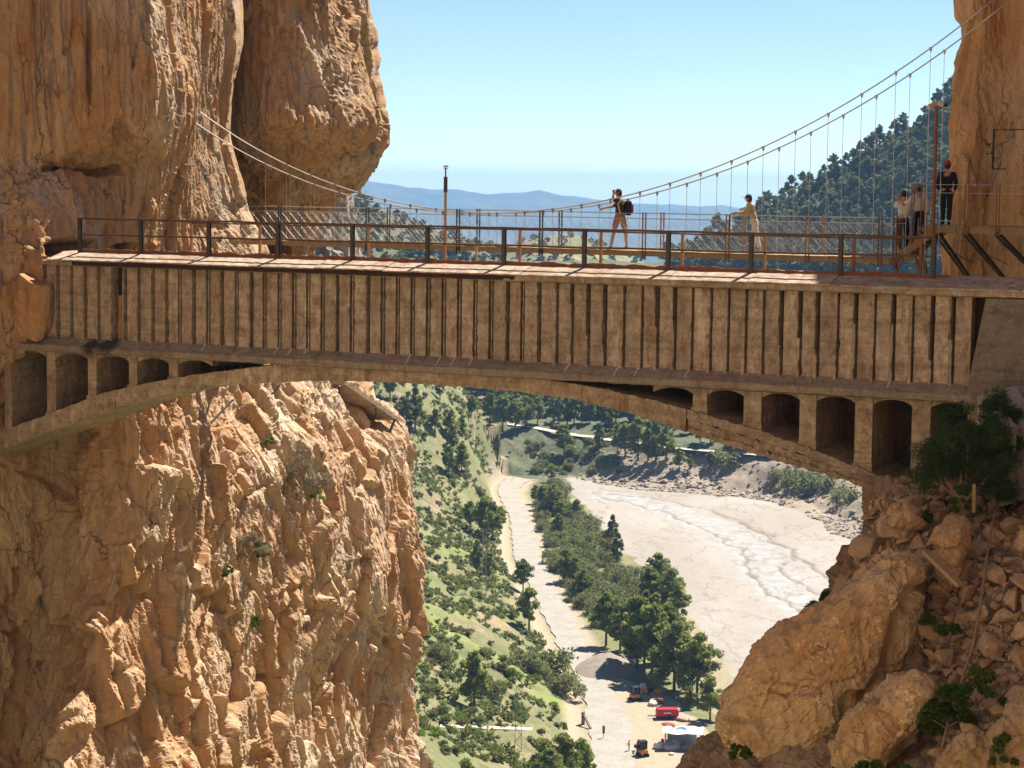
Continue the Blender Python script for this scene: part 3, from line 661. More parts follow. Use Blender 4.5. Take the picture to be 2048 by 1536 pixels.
# lower wall below the bridge: shaded recess at the left, long sunlit face running into the gorge
cliff('gorge_wall', [
    (640, [(-700, 41), (-300, 51), (-60, 57), (60, 57.6), (170, 58.2), (260, 58.6), (345, 60.5), (420, 66), (500, 69.5), (570, 74), (620, 78.5), (655, 83), (690, 88), (690, 100)]),
    (770, [(-700, 41), (-300, 51), (-60, 57), (60, 57.6), (170, 58.2), (265, 58.6), (352, 60.5), (420, 65), (500, 68.5), (570, 72.5), (640, 76.5), (692, 80), (715, 86), (700, 100)]),
    (860, [(-700, 41.1), (-300, 51.1), (-60, 57.1), (60, 58.9), (170, 59.7), (265, 58.5), (345, 60.1), (420, 63.5), (500, 66.8), (580, 70.5), (680, 74.5), (772, 78.5), (785, 85), (740, 100)]),
    (930, [(-700, 41.1), (-300, 51.1), (-60, 57.1), (50, 58.9), (140, 59.7), (230, 58.5), (310, 59), (400, 62), (500, 65.5), (589, 69), (688, 73), (792, 77.5), (804, 85), (746, 100)]),
    (1010, [(-700, 41.2), (-300, 51.2), (-60, 57.2), (40, 59), (110, 59.6), (200, 58.4), (282, 58.2), (380, 61), (490, 64.5), (586, 68), (691, 72), (803, 77), (815, 85), (747, 100)]),
    (1120, [(-700, 41.3), (-300, 51.3), (-60, 57.3), (40, 59.1), (100, 59.5), (170, 58.3), (245, 57.3), (350, 60), (470, 63.5), (582, 67.2), (694, 71.5), (814, 76.5), (824, 84), (756, 100)]),
    (1230, [(-700, 41.3), (-300, 51.3), (-60, 57.3), (40, 59.1), (90, 59.5), (150, 58.3), (205, 56.5), (320, 59), (450, 62.5), (582, 66.4), (699, 71), (822, 76), (832, 84), (756, 100)]),
    (1300, [(-700, 41.4), (-300, 51.4), (-60, 57.4), (40, 59.2), (85, 59.4), (135, 58.2), (180, 56), (300, 58.2), (440, 61.8), (577, 66.2), (696, 71.2), (818, 76), (828, 84), (756, 100)]),
    (1380, [(-700, 41.5), (-300, 51.5), (-60, 57.5), (40, 59.3), (80, 59.3), (120, 58.1), (160, 55.4), (280, 57.2), (430, 61), (572, 66.3), (689, 71.5), (798, 76), (814, 84), (756, 100)]),
    (1470, [(-700, 41.5), (-300, 51.5), (-60, 57.5), (40, 59.3), (75, 59.3), (105, 58.1), (140, 54.5), (260, 56.2), (420, 60.2), (572, 66), (689, 71.3), (802, 76), (818, 84), (756, 100)]),
    (1580, [(-700, 41.6), (-300, 51.6), (-60, 57.6), (40, 59.4), (70, 59.2), (90, 58), (120, 53.7), (240, 55), (410, 59), (567, 65.2), (694, 70.8), (818, 76), (832, 84), (756, 100)]),
    (1900, [(-700, 41.6), (-300, 51.6), (-60, 57.6), (40, 58.2), (70, 57.6), (90, 58), (110, 52.2), (220, 53.5), (400, 57.5), (562, 64), (704, 70), (826, 76), (838, 84), (756, 100)]),
], 0.052, M['rock_warm'], 'sunlit rough orange gorge wall below the bridge, its left part in deep shade', amp=0.8, zs=0.50, seed=21.0, shear=0.16, blur=2, blocks=1.15, pits=0.10, saw=0.20, flute=0.6, fine=0.85, micro=1.0)
# right hand wall behind the walkway
cliff('cliff_right', [
    (-700, [(2500, 67), (2400, 63.4), (2350, 61.8), (2320, 60.8), (2300, 60), (2330, 59), (2380, 57), (2400, 52), (2450, 46), (2550, 40), (2800, 33), (3500, 26)]),
    (-660, [(2275, 67), (2095, 63.4), (1990, 61.8), (1945, 60.8), (1980, 60), (2050, 60), (2120, 57), (2180, 52), (2230, 46), (2350, 40), (2600, 33), (3300, 26)]),
    (-300, [(2255, 67), (2075, 63.4), (1970, 61.8), (1925, 60.8), (1960, 60), (2020, 60), (2100, 57.5), (2180, 52), (2230, 46), (2350, 40), (2600, 33), (3300, 26)]),
    (0,    [(2244, 67), (2064, 63.4), (1959, 61.8), (1914, 60.8), (1955, 59.8), (2020, 60), (2100, 57.5), (2180, 52), (2230, 46), (2350, 40), (2600, 33), (3300, 26)]),
    (55,   [(2255, 67), (2075, 63.4), (1970, 61.8), (1925, 60.8), (1965, 59.8), (2020, 60), (2100, 57.5), (2180, 52), (2230, 46), (2350, 40), (2600, 33), (3300, 26)]),
    (140,  [(2238, 67), (2058, 63.4), (1953, 61.8), (1908, 60.8), (1950, 59.6), (2020, 59.6), (2100, 57.5), (2180, 52), (2230, 46), (2350, 40), (2600, 33), (3300, 26)]),
    (240,  [(2223, 67), (2043, 63.4), (1938, 61.8), (1893, 60.8), (1940, 59.2), (2020, 59.2), (2090, 57), (2180, 52), (2230, 46), (2350, 40), (2600, 33), (3300, 26)]),
    (330,  [(2220, 67), (2040, 63.4), (1935, 61.8), (1890, 60.8), (1935, 59.0), (2000, 59.2), (2060, 57.4), (2180, 52), (2230, 46), (2350, 40), (2600, 33), (3300, 26)]),
    (420,  [(2226, 67), (2046, 63.4), (1941, 61.8), (1896, 60.8), (1930, 59.0), (1975, 59.2), (2040, 57.8), (2180, 52), (2230, 46), (2350, 40), (2600, 33), (3300, 26)]),
    (500,  [(2216, 67), (2036, 63.4), (1931, 61.8), (1886, 60.8), (1920, 59.0), (1975, 59.2), (2040, 57.8), (2180, 52), (2230, 45), (2350, 39), (2600, 33), (3300, 26)]),
    (600,  [(2206, 67), (2026, 63.4), (1921, 61.8), (1876, 60.8), (1910, 59.0), (1975, 59), (2040, 57.4), (2180, 51.5), (2230, 45), (2350, 39), (2600, 33), (3300, 26)]),
    (900,  [(2150, 67), (1970, 63.4), (1865, 61.8), (1820, 60.8), (1850, 58), (1930, 55), (2020, 52), (2150, 48), (2230, 43), (2350, 38), (2600, 33), (3300, 26)]),
    (1300, [(2090, 67), (1910, 63.4), (1805, 61.8), (1760, 60.8), (1790, 54), (1880, 50), (1980, 46), (2100, 43), (2230, 40), (2350, 36), (2600, 33), (3300, 26)]),
    (2100, [(2090, 67), (1910, 63.4), (1805, 61.8), (1760, 60.8), (1790, 54), (1880, 50), (1980, 46), (2100, 43), (2230, 40), (2350, 36), (2600, 33), (3300, 26)]),
], 0.08, M['rock_right'], 'orange limestone wall behind the cantilevered walkway', amp=0.55, zs=0.30, seed=33.0, blocks=0.4, fine=0.8, flute=0.7)
# grey crag seen beyond the buttress
cliff('rock_outcrop', [
    (330, [(655, 150), (662, 145), (668, 143), (676, 144), (684, 148), (690, 155)]),
    (405, [(630, 150), (645, 143), (660, 140), (675, 141), (688, 146), (692, 155)]),
    (450, [(600, 148), (625, 141), (650, 138), (675, 139), (695, 145), (700, 155)]),
    (520, [(580, 146), (612, 139), (645, 136), (678, 138), (708, 145), (712, 155)]),
    (640, [(570, 145), (605, 138), (640, 135), (685, 137), (720, 144), (725, 155)]),
    (760, [(570, 145), (605, 138), (640, 135), (685, 137), (730, 144), (735, 155)]),
], 0.25, M['outcrop'], 'small grey crag standing beyond the buttress', amp=1.6, zs=0.4, seed=50.0)
# unseen gorge wall round the viewpoint, added and shaped to bounce warm sunlight
def near_wall():
    plan = [(-62, 40), (-46, 22), (-30, 8), (-16, -4), (-4, -9), (8, -10), (22, -4), (36, 8), (52, 22)]
    zs = [-78, -50, -25, -8, 4, 16, 28, 40]
    G = np.array([[(x * (1 + 0.004 * z), y - 0.10 * z, CZ + z) for x, y in plan] for z in zs], float)
    tr = np.linspace(0, len(zs) - 1, 130); tc = np.linspace(0, len(plan) - 1, 240)
    P = catmull(catmull(G, tr).swapaxes(0, 1), tc).swapaxes(0, 1)
    n = np.cross(np.gradient(P, axis=1), np.gradient(P, axis=0)); n /= np.linalg.norm(n, axis=-1)[..., None]
    P = P + n * (2.0 * fbm(P * np.array([0.12, 0.12, 0.05]), 4))[..., None]
    link(bpy.data.objects.new('gorge_wall_bounce', mesh_np('gorge_wall_bounce', P.reshape(-1, 3), grid_faces(130, 240), M['rock_near'])), kind='structure', label='unseen gorge wall round the viewpoint, added for warm bounced light')
near_wall()

# ------------------------------------------------------------------ the aqueduct bridge (s along it, n towards the viewer, z from eye level)
PL = at(113, 600, 55.2); PR = at(1941, 650, 44.7)
BA = PR - PL; BA[2] = 0; BA /= np.linalg.norm(BA); BN = np.array([BA[1], -BA[0], 0.0])
BO = np.array([PL[0], PL[1], CZ])
def T(s, n, z): return tuple(BO + BA * s + BN * n + np.array([0, 0, z]))
def sz(px, py, off=0.0):
    d = ray(px, py); P0 = BO + BN * off; P = EYE + d * (((P0 - EYE) @ BN) / (d @ BN))
    return float((P - BO) @ BA), float(P[2] - CZ)
M['slab'] = conc_mat('slab_concrete', (0.34, 0.28, 0.22), (0.40, 0.33, 0.265), (0.25, 0.175, 0.12), 0.7, soot=[(T(sz(222, 695)[0], 0.1, -4.2), 0.75), (T(sz(190, 700)[0], 0.1, -4.25), 0.55)])
bridge = empty('aqueduct_bridge', T(11, -1, -7.5), 'weathered brown concrete aqueduct bridge arching across the gorge', 'bridge')
RIBX = [113, 141, 168, 195, 223, 248, 275, 303, 330, 357, 385, 414, 441, 471, 500, 527, 557, 586, 614, 643, 672, 702, 733, 763, 793, 823, 854, 885, 916, 948, 980, 1012, 1043, 1075, 1110, 1141, 1174, 1207, 1244, 1280, 1312, 1347, 1381, 1418, 1453, 1488, 1523, 1560, 1598, 1633, 1672, 1709, 1746, 1785, 1822, 1863, 1904, 1941]
RS = [sz(x, 640)[0] for x in RIBX]; RS = [RS[0] - 0.41] + RS
ZT, ZB = -2.20, -4.10
WID = 2.3
rr = random.Random(11)
# trough behind the panels
MB().box(-0.42, 25.0, -WID, -0.30, -4.25, -2.0, T).obj('trough_wall', M['slot'], bridge)  # near-black backing paints the shade seen through the slots
def rough_plate(s0, s1, n0, n1, z0, z1, name, mat, chip=0.0, nz=10, jit=0.008, nxx=3):
    """a slab with slightly uneven edges, front face subdivided"""
    vs = []; zz = np.linspace(z0, z1, nz); ss = np.linspace(s0, s1, nxx)
    F = []
    for z in zz:
        for i, x in enumerate(ss):
            e = rr.gauss(0, jit) if 0 < i < nxx - 1 else abs(rr.gauss(0, jit)) * (1 if i == 0 else -1)
            c = 0.0
            if chip and i in (0, nxx - 1) and rr.random() < chip: c = rr.uniform(0.01, 0.03) * (1 if i == 0 else -1)
            vs.append(T(x + e + c, n1 + rr.gauss(0, jit * 0.4), z))
    for z in zz:
        for x in (s0, s1): vs.append(T(x, n0, z))
    k = nxx
    for j in range(nz - 1):
        for i in range(k - 1): F.append((j * k + i, j * k + i + 1, (j + 1) * k + i + 1, (j + 1) * k + i))
        b = nz * k
        F.append((b + 2 * j, j * k, (j + 1) * k, b + 2 * j + 2)); F.append((j * k + k - 1, b + 2 * j + 1, b + 2 * j + 3, (j + 1) * k + k - 1))
    b = nz * k
    F.append(tuple([b] + [b + 1] + [i for i in range(k - 1, -1, -1)])); t = (nz - 1) * k
    F.append(tuple([b + 2 * nz - 2] + [t + i for i in range(k)] + [b + 2 * nz - 1]))
    return MB().add(vs, F).obj(name, mat, bridge)
for i in range(len(RS) - 1):
    a, b = RS[i], RS[i + 1]
    left = i < 35
    broken = i == 5
    if broken:
        rough_plate(a + 0.07, b - 0.07, -0.31, -0.16, ZB, ZB + 1.15, 'wall_panel', M['rusty_panel'] if 'rusty_panel' in M else M['beam'], 0.6, 8, 0.02)
    else:
        rough_plate(a + 0.062, b - 0.062, -0.31, -0.055 + rr.uniform(-0.012, 0.012), ZB, ZT, 'wall_panel', M['panel'], 0.04 if left else 0.02, 16, 0.0025)
for i, a in enumerate(RS):
    left = i < 35
    w0, w1 = (-0.012, 0.045) if left and i > 9 else (-0.05, 0.03)
    pale = rr.random() < 0.5
    if left and i > 9 and rr.random() < 0.8:
        rough_plate(a + 0.02, a + 0.048, -0.30, -0.01, ZB - 0.02, ZT, 'rib', M['beam'], 0.10, 22, 0.003)
    elif left:
        rough_plate(a - 0.045, a + 0.0, -0.30, 0.01, ZB - 0.02, ZT, 'rib', M['beam'], 0.12, 22, 0.004)
    else:
        lo = ZB - 0.03
        if rr.random() < 0.4:   # upper part spalled away
            cut = rr.uniform(ZB + 0.4, ZT - 0.5)
            rough_plate(a - 0.055, a + 0.028, -0.30, 0.02, lo, cut, 'rib', M['beam'], 0.25, 8, 0.007)
            rough_plate(a - 0.055, a - 0.02, -0.30, 0.0, cut, ZT, 'rib', M['beam'], 0.35, 8, 0.007)
        else:
            rough_plate(a - 0.055, a + 0.028, -0.30, 0.02, lo, ZT, 'rib', M['beam'], 0.05, 22, 0.004)
# floor slab with the splayed skirt
def sweep(poly, s0, s1, name, mat, n=60, jit=0.006, parent=bridge):
    ss = np.linspace(s0, s1, n); k = len(poly); vs = []; fs = []
    for x in ss:
        for (nn, z) in poly: vs.append(T(x, nn + rr.gauss(0, jit), z + rr.gauss(0, jit)))
    for i in range(n - 1):
        for j in range(k): fs.append((i * k + j, i * k + (j + 1) % k, (i + 1) * k + (j + 1) % k, (i + 1) * k + j))
    fs.append(tuple(range(k))); fs.append(tuple(range((n - 1) * k, n * k))[::-1])
    return MB().add(vs, fs).obj(name, mat, parent)
sweep([(-0.35, -4.06), (-0.06, -4.08), (0.27, -4.29), (0.27, -4.43), (0.10, -4.47), (-WID - 0.2, -4.47), (-WID - 0.2, -4.06)], -1.0, 24.6, 'floor_slab', M['slab'], 140, 0.007)
for i, a in enumerate(RS[1:]):       # rib feet running down the skirt
    if rr.random() < 0.75:
        w = rr.uniform(0.02, 0.05); l = rr.uniform(0.5, 1.0); o = rr.uniform(-0.05, 0.0)
        q = [(a - 0.05 + o, -0.05, -4.085 + 0.03), (a + o, -0.05, -4.085 + 0.03), (a + o - 0.01, -0.05 + 0.32 * l, -4.085 - 0.21 * l + 0.012), (a - w + o, -0.05 + 0.32 * l, -4.085 - 0.21 * l + 0.012)]
        lo_ = [(s_, n_ - 0.03, z_ - 0.05) for s_, n_, z_ in q]
        MB().add([T(*v) for v in q] + [T(*v) for v in lo_], [(0, 1, 2, 3), (7, 6, 5, 4), (0, 4, 5, 1), (1, 5, 6, 2), (2, 6, 7, 3), (3, 7, 4, 0)]).obj('rib_foot', M['lime'] if rr.random() < 0.3 else M['slab'], bridge)
# cornice, roof slabs
sweep([(-0.3, -2.215), (0.015, -2.215), (0.05, -2.19), (0.05, -2.10), (-0.3, -2.06)], -0.45, 13.0, 'cornice', M['beam'], 70, 0.006)
sweep([(-0.3, -2.23), (0.06, -2.23), (0.13, -2.20), (0.13, -2.085), (-0.3, -2.03)], 13.02, 25.2, 'cornice', M['beam'], 70, 0.006)
edges = [-0.2, 0.55, 2.35, 4.2, 6.05, 7.9, 9.8, 11.6, 13.45, 15.3, 17.1, 19.0, 20.9, 22.9, 25.0, 27.2, 29.5]
for i, (a, b) in enumerate(zip(edges[:-1], edges[1:])):
    dz = rr.uniform(-0.008, 0.008)
    q = [(-1.25, -1.95), (-1.25, -1.86), (-0.55, -1.862 + dz), (0.17, -2.055 + dz), (0.17, -2.088 + dz), (-0.3, -2.02)]
    sweep(q, a + 0.008, b - 0.008, 'roof_slab', M['roofc'], 14, 0.003)
    q = [(-WID - 0.15, -2.08), (-WID - 0.15, -2.05), (-1.9, -1.86), (-1.255, -1.86), (-1.255, -1.95)]
    sweep(q, a + 0.008, b - 0.008, 'roof_slab', M['roofc'], 10, 0.003)
sweep([(-0.2, -2.20), (0.125, -2.20), (0.15, -2.095), (-0.2, -2.06)], 0.6, 13.3, 'drip_edge', M['slot'], 60, 0.004)  # dark metal strip, near-black to carry the shadow line under the roof
# thin rusted edge channel along the foot of the railing
me_c = MB()
ss = np.linspace(0.4, 23.3, 260); pv = []
for x in ss: pv.append((x, -1.80 + 0.035 * perlin(np.array([x * 3.1, 2.2, 0.3])) + 0.02 * rr.random()))
for (x0, z0), (x1, z1) in zip(pv[:-1], pv[1:]):
    me_c.add([T(x0, -0.52, -1.88), T(x1, -0.52, -1.88), T(x1, -0.52, z1), T(x0, -0.52, z0), T(x0, -0.57, -1.88), T(x1, -0.57, -1.88), T(x1, -0.57, z1), T(x0, -0.57, z0)], [(0, 1, 2, 3), (7, 6, 5, 4), (3, 2, 6, 7)])
me_c.obj('edge_channel', M['rust'], bridge)
# abutment at the right end, its face battered
sa, za = sz(1975, 602); sb_, zb_ = sz(1938, 775)
MB().prism([(sa, -2.24), (29.5, -2.24), (29.5, -4.6), (sb_ - 0.05, -4.6)], lambda s, z: T(s, 0.14 + 0.14 * (-2.24 - z) / 2.3, z), lambda s, z: T(s, -WID, z)).obj('abutment', M['render'], bridge)
sweep([(-WID, -2.24), (0.13, -2.24), (0.15, -2.09), (-WID, -2.05)], 25.2, 29.5, 'cornice', M['slab'], 20, 0.006)
# arch ring
INTR = [(-70, 930), (15, 895), (122, 856), (244, 812), (342, 787), (464, 770), (560, 764), (650, 761), (750, 763), (850, 768), (950, 775), (1050, 785), (1150, 798), (1250, 822), (1350, 855), (1450, 890), (1550, 920), (1650, 950), (1780, 990), (1880, 1030)]
EXTR = [(-70, 893), (10, 860), (100, 828), (200, 788), (300, 765), (400, 748), (480, 738), (560, 728), (640, 728), (760, 730), (900, 738), (1050, 752), (1200, 775), (1310, 800), (1420, 830), (1520, 860), (1620, 895), (1720, 935), (1790, 965), (1880, 1003)]
IS = np.array([sz(*p) for p in INTR]); ES = np.array([sz(*p) for p in EXTR])
def intr(s): return float(np.interp(s, IS[:, 0], IS[:, 1]))
def extr(s): return min(float(np.interp(s, ES[:, 0], ES[:, 1])), -4.46)
def ring(s0, s1, f0, f1, n0, n1, name, mat, n=60, jit=0.006):
    ss = np.linspace(s0, s1, n); vs = []; fs = []
    for x in ss:
        lo, hi = intr(x), extr(x)
        za_, zb2 = lo + (hi - lo) * f0, lo + (hi - lo) * f1
        for nn, z in ((n0, za_), (n1, za_), (n1, zb2), (n0, zb2)): vs.append(T(x, nn + rr.gauss(0, jit), z + rr.gauss(0, jit)))
    for i in range(n - 1):
        for j in range(4): fs.append((i * 4 + j, i * 4 + (j + 1) % 4, (i + 1) * 4 + (j + 1) % 4, (i + 1) * 4 + j))
    fs.append((0, 1, 2, 3)); fs.append(tuple(range((n - 1) * 4, n * 4))[::-1])
    return MB().add(vs, fs).obj(name, mat, bridge)
JO = [-2.6, 1.9, 5.3, 6.9, 8.9, 12.0, 15.1]
for a, b in zip(JO[:-1], JO[1:]): ring(a + 0.006, b - 0.006, 0, 1, -WID, 0.06 + rr.uniform(-0.02, 0.02), 'arch_block', M['beam'], 40, 0.008)
ring(15.11, 17.6, 0, 1, -WID, 0.10, 'arch_block', M['beam'], 40, 0.010)
ring(17.62, 23.4, 0.62, 1, -WID, 0.10, 'arch_block', M['beam'], 70, 0.014)
ring(17.62, 23.4, 0.20, 0.58, -WID, -0.03, 'arch_block', M['panel'], 70, 0.018)
ring(17.62, 23.4, 0, 0.24, -WID, 0.02, 'arch_block', M['beam'], 90, 0.016)
ring(18.2, 23.3, 0.575, 0.64, -WID, -0.16, 'arch_gap', M['slot'], 30)
# spandrel piers and the low arches between them
def pier(s0, s1, base, mat=M['beam'], hole=False):
    zb = extr((s0 + s1) / 2) - 0.12
    MB().box(s0, s1, -WID, -0.02, zb, -4.44, T).obj('pier', mat, bridge)
    MB().box(s0 - 0.025, s1 + 0.025, -WID, 0.015, zb, zb + base, T).obj('pier_plinth', mat, bridge)
def head(s0, s1, rise, mat=M['beam']):
    z0 = -4.45; zs_ = z0 - rise - 0.05; w = s1 - s0
    pts = [(s0 - 0.02, z0 + 0.02)] + [(s0 - 0.02, zs_)] + [(s0 + w * k / 10, zs_ + rise * (1 - abs(2 * k / 10 - 1) ** 2.6)) for k in range(11)] + [(s1 + 0.02, zs_), (s1 + 0.02, z0 + 0.02)]
    MB().prism(pts, lambda s, z: T(s, -0.05, z), lambda s, z: T(s, -WID, z)).obj('spandrel_arch', mat, bridge)
LP = [(8, 22), (93, 110), (175, 192), (257, 273), (337, 355)]
RP = [(1384, 1412), (1486, 1521), (1598, 1631), (1709, 1744), (1823, 1860), (1934, 1975)]
PLs = [(sz(a, 760)[0], sz(b, 760)[0]) for a, b in LP]; PRs = [(sz(a, 850)[0], sz(b, 850)[0]) for a, b in RP]
for a, b in PLs: pier(a, b, 0.16)
for a, b in PRs: pier(a, b, 0.22)
for (a, b), (c, d) in zip(PLs[:-1], PLs[1:]): head(b, c, 0.14)
head(PLs[-1][1], sz(422, 735)[0], 0.12)
head(sz(1306, 790)[0], PRs[0][0], 0.12)
for (a, b), (c, d) in zip(PRs[:-1], PRs[1:]): head(b, c, 0.12)
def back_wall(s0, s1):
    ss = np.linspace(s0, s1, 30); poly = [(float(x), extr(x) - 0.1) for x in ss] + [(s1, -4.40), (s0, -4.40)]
    MB().prism(poly, lambda s, z: T(s, -WID + 0.22, z), lambda s, z: T(s, -WID + 0.03, z)).obj('back_wall', M['opening_shade'], bridge)
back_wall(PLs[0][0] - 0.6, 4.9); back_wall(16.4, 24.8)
# railing along the roof
railing = MB()
RPX = [160, 282, 418, 556, 705, 855, 1008, 1169, 1337, 1503, 1682, 1868]
PS = [sz(x, 490, -0.5)[0] for x in RPX]
for z, w in ((-1.005, 0.05), (-1.42, 0.045)):
    pts = [T(s_, -0.5, z + rr.gauss(0, 0.006)) for s_ in np.linspace(PS[0] - 0.03, PS[-1] + 0.03, 34)]
    for p, q in zip(pts[:-1], pts[1:]): railing.bar(p, q, w)
railing = railing.obj('railing', M['rusty_rail'], bridge)
for s_ in PS:
    m = MB(); w = 0.045
    m.box(s_ - w, s_ + w, -0.545, -0.535, -1.93, -1.01, T); m.box(s_ - w, s_ + w, -0.465, -0.455, -1.93, -1.01, T); m.box(s_ - 0.008, s_ + 0.008, -0.535, -0.465, -1.93, -1.01, T)
    m.obj('post', M['steel'], railing)
rear = MB(); RB = [383, 520, 737, 890, 1040, 1202, 1365, 1530, 1708, 1842]
QS = [sz(x, 490, -2.15)[0] for x in RB]
pts = [T(s_, -2.15, -1.09 + rr.gauss(0, 0.006)) for s_ in np.linspace(QS[0], QS[-1], 20)]
for p, q in zip(pts[:-1], pts[1:]): rear.bar(p, q, 0.035)
rear = rear.obj('rear_railing', M['rusty_rail'], bridge)
for s_ in QS: MB().box(s_ - 0.03, s_ + 0.03, -2.18, -2.12, -1.98, -1.09, T).obj('post', M['rusty_post'], rear)
s_ = sz(953, 515, -2.1)[0]; MB().box(s_ - 0.025, s_ + 0.025, -2.12, -2.07, -2.0, -1.47, T).obj('stub_post', M['wood'], bridge)
# pole with antenna on the bridge
s_ = sz(890, 500, -2.25)[0]
pole = empty('antenna_pole', T(s_, -2.25, -2.0), 'thin tan pole with small antenna head rising behind the bridge railing', 'pole')
MB().tube([T(s_, -2.25, -2.0), T(s_, -2.25, -0.2)], 0.035, 10).obj('shaft', M['wood'], pole)
MB().tube([T(s_, -2.25, -0.2), T(s_, -2.25, 0.18)], 0.05, 10).tube([T(s_, -2.25, 0.18), T(s_, -2.25, 0.42)], 0.018, 8).obj('mast', M['steel'], pole)
m = MB()
for k in range(4):
    a = k * math.pi / 2 + 0.4; m.tube([T(s_, -2.25, 0.36), T(s_ + 0.09 * math.cos(a), -2.25 + 0.09 * math.sin(a), 0.40)], 0.008, 5)
m.box(s_ - 0.05, s_ + 0.05, -2.29, -2.21, 0.42, 0.46, T).obj('antenna_head', M['galv'], pole)

# ------------------------------------------------------------------ the suspension footbridge behind
S0 = at(450, 500, 67.5); S1 = at(1890, 500, 55.8)
UA = S1 - S0; UA[2] = 0; UA /= np.linalg.norm(UA); UN = np.array([UA[1], -UA[0], 0.0]); UO = np.array([S0[0], S0[1], CZ])
def U(s, n, z): return tuple(UO + UA * s + UN * n + np.array([0, 0, z]))
def us(px, py, off=0.0):
    d = ray(px, py); P0 = UO + UN * off; P = EYE + d * (((P0 - EYE) @ UN) / (d @ UN))
    return float((P - UO) @ UA), float(P[2] - CZ)
susp = empty('suspension_footbridge', U(10, 0, -1.9), 'narrow suspension footbridge hung from two steel cables behind the aqueduct', 'footbridge')
CP = [(359, 225), (414, 260), (449, 283), (496, 310), (543, 334), (590, 355), (640, 373), (737, 403), (838, 418), (920, 424), (1000, 427), (1060, 425), (1105, 420), (1163, 411), (1221, 398), (1276, 383), (1336, 368), (1398, 347), (1462, 322), (1525, 294), (1586, 264), (1650, 230), (1722, 192), (1792, 147), (1920, 50)]
CS = np.array([us(x, y, 0.55) for x, y in CP])
cf = np.polyfit(CS[:, 0], CS[:, 1], 4)
def cz(s): return float(np.polyval(cf, s))
sA, sB = CS[0, 0] - 0.5, CS[-1, 0] + 0.8
DZ = -1.80
for n in (0.55, -0.55):
    MB().tube([U(s, n, cz(s)) for s in np.linspace(sA, sB, 70)], 0.019, 7).obj('main_cable', M['cable'], susp, smooth=True)
h1 = us(1792, 147, 0.55)[0]; stp = (h1 - us(1221, 398, 0.55)[0]) / 9
hs = [h1 + stp * k for k in range(1, -23, -1)]
for n in (0.55, -0.55):
    for s in hs:
        if s < sA + 0.4 or s > sB - 0.6: continue
        z = cz(s)
        hgr = MB().tube([U(s, n, z - 0.05), U(s, n, DZ - 0.02)], 0.0075, 6).obj('hanger', M['cable'], susp)
        MB().prism([(s - 0.042, z + 0.025), (s + 0.042, z + 0.025), (s + 0.014, z - 0.10), (s - 0.014, z - 0.10)], lambda a, b: U(a, n - 0.02, b), lambda a, b: U(a, n + 0.02, b)).obj('clamp', M['galv'], hgr)
dA, dB = us(505, 510)[0], us(1795, 497)[0]
for n in (0.52, -0.52): MB().box(dA, dB, n - 0.05, n + 0.05, DZ - 0.14, DZ - 0.02, U).obj('edge_beam', M['wood'], susp)
nb = 60
pm = MB().box(0, (dB - dA) / nb - 0.03, -0.6, 0.6, 0, 0.03).mesh('deck_plank', M['wood'])
rot = Matrix(((UA[0], UN[0], 0, 0), (UA[1], UN[1], 0, 0), (0, 0, 1, 0), (0, 0, 0, 1)))
for k in range(nb):
    o = bpy.data.objects.new('deck_plank', pm); link(o, susp); o.matrix_parent_inverse = parent_inv(susp)
    o.matrix_basis = Matrix.Translation(U(dA + (dB - dA) * k / nb, 0, DZ - 0.015 + rr.gauss(0, 0.003))) @ rot
posts = [us(x, 480, 0.58)[0] for x in (560, 735, 916, 1082, 1288, 1455, 1615, 1760)]
for n in (0.58, -0.58):
    for s in posts:
        MB().box(s - 0.055, s - 0.035, n - 0.03, n + 0.03, DZ - 0.22, -0.72, U).box(s + 0.035, s + 0.055, n - 0.03, n + 0.03, DZ - 0.22, -0.72, U).box(s - 0.06, s + 0.06, n - 0.035, n + 0.035, DZ - 0.1, DZ - 0.04, U).obj('post', M['rusty_post'] if s > 14 else M['steel'], susp)
    for z in (-0.75, -0.90, -1.75):
        MB().tube([U(dA, n, z), U(dB, n, z)], 0.008, 5).obj('hand_cable', M['cable'], susp)
    for a, b in zip([dA] + posts[:-1], posts):
        m = MB(); h = 0.80
        for d in (1, -1):
            x = a - h
            while x < b + h:
                x0, z0, x1, z1 = x, -1.74 if d > 0 else -1.74 + h, x + h, -1.74 + h if d > 0 else -1.74
                if x0 < a: f = (a - x0) / h; x0, z0 = a, z0 + (z1 - z0) * f
                if x1 > b: f = (b - x0) / (x1 - x0) if x1 > x0 else 0; x1, z1 = b, z0 + (z1 - z0) * f
                if x1 > x0 + 0.03: m.bar(U(x0, n, z0), U(x1, n, z1), 0.0038)
                x += 0.10 if d > 0 else 0.3
        m.obj('mesh_panel', M['cable'], susp)
for px, (ex, ey) in ((1040, (1180, 560)), (1090, (1260, 570)), (1345, (1480, 560)), (1395, (1560, 575)), (1660, (1720, 560)), (1705, (1780, 570))):
    s, _ = us(px, 505, -0.5); e = us(ex, ey, -0.5)
    MB().tube([U(s, -0.5, DZ - 0.1), U(s + 0.35, -0.5, DZ - 0.22)], [0.035, 0.02], 6).tube([U(s + 0.35, -0.5, DZ - 0.22), U(s + 5.0, -1.6, DZ - 1.9)], 0.009, 5).obj('wind_stay', M['galv'], susp)

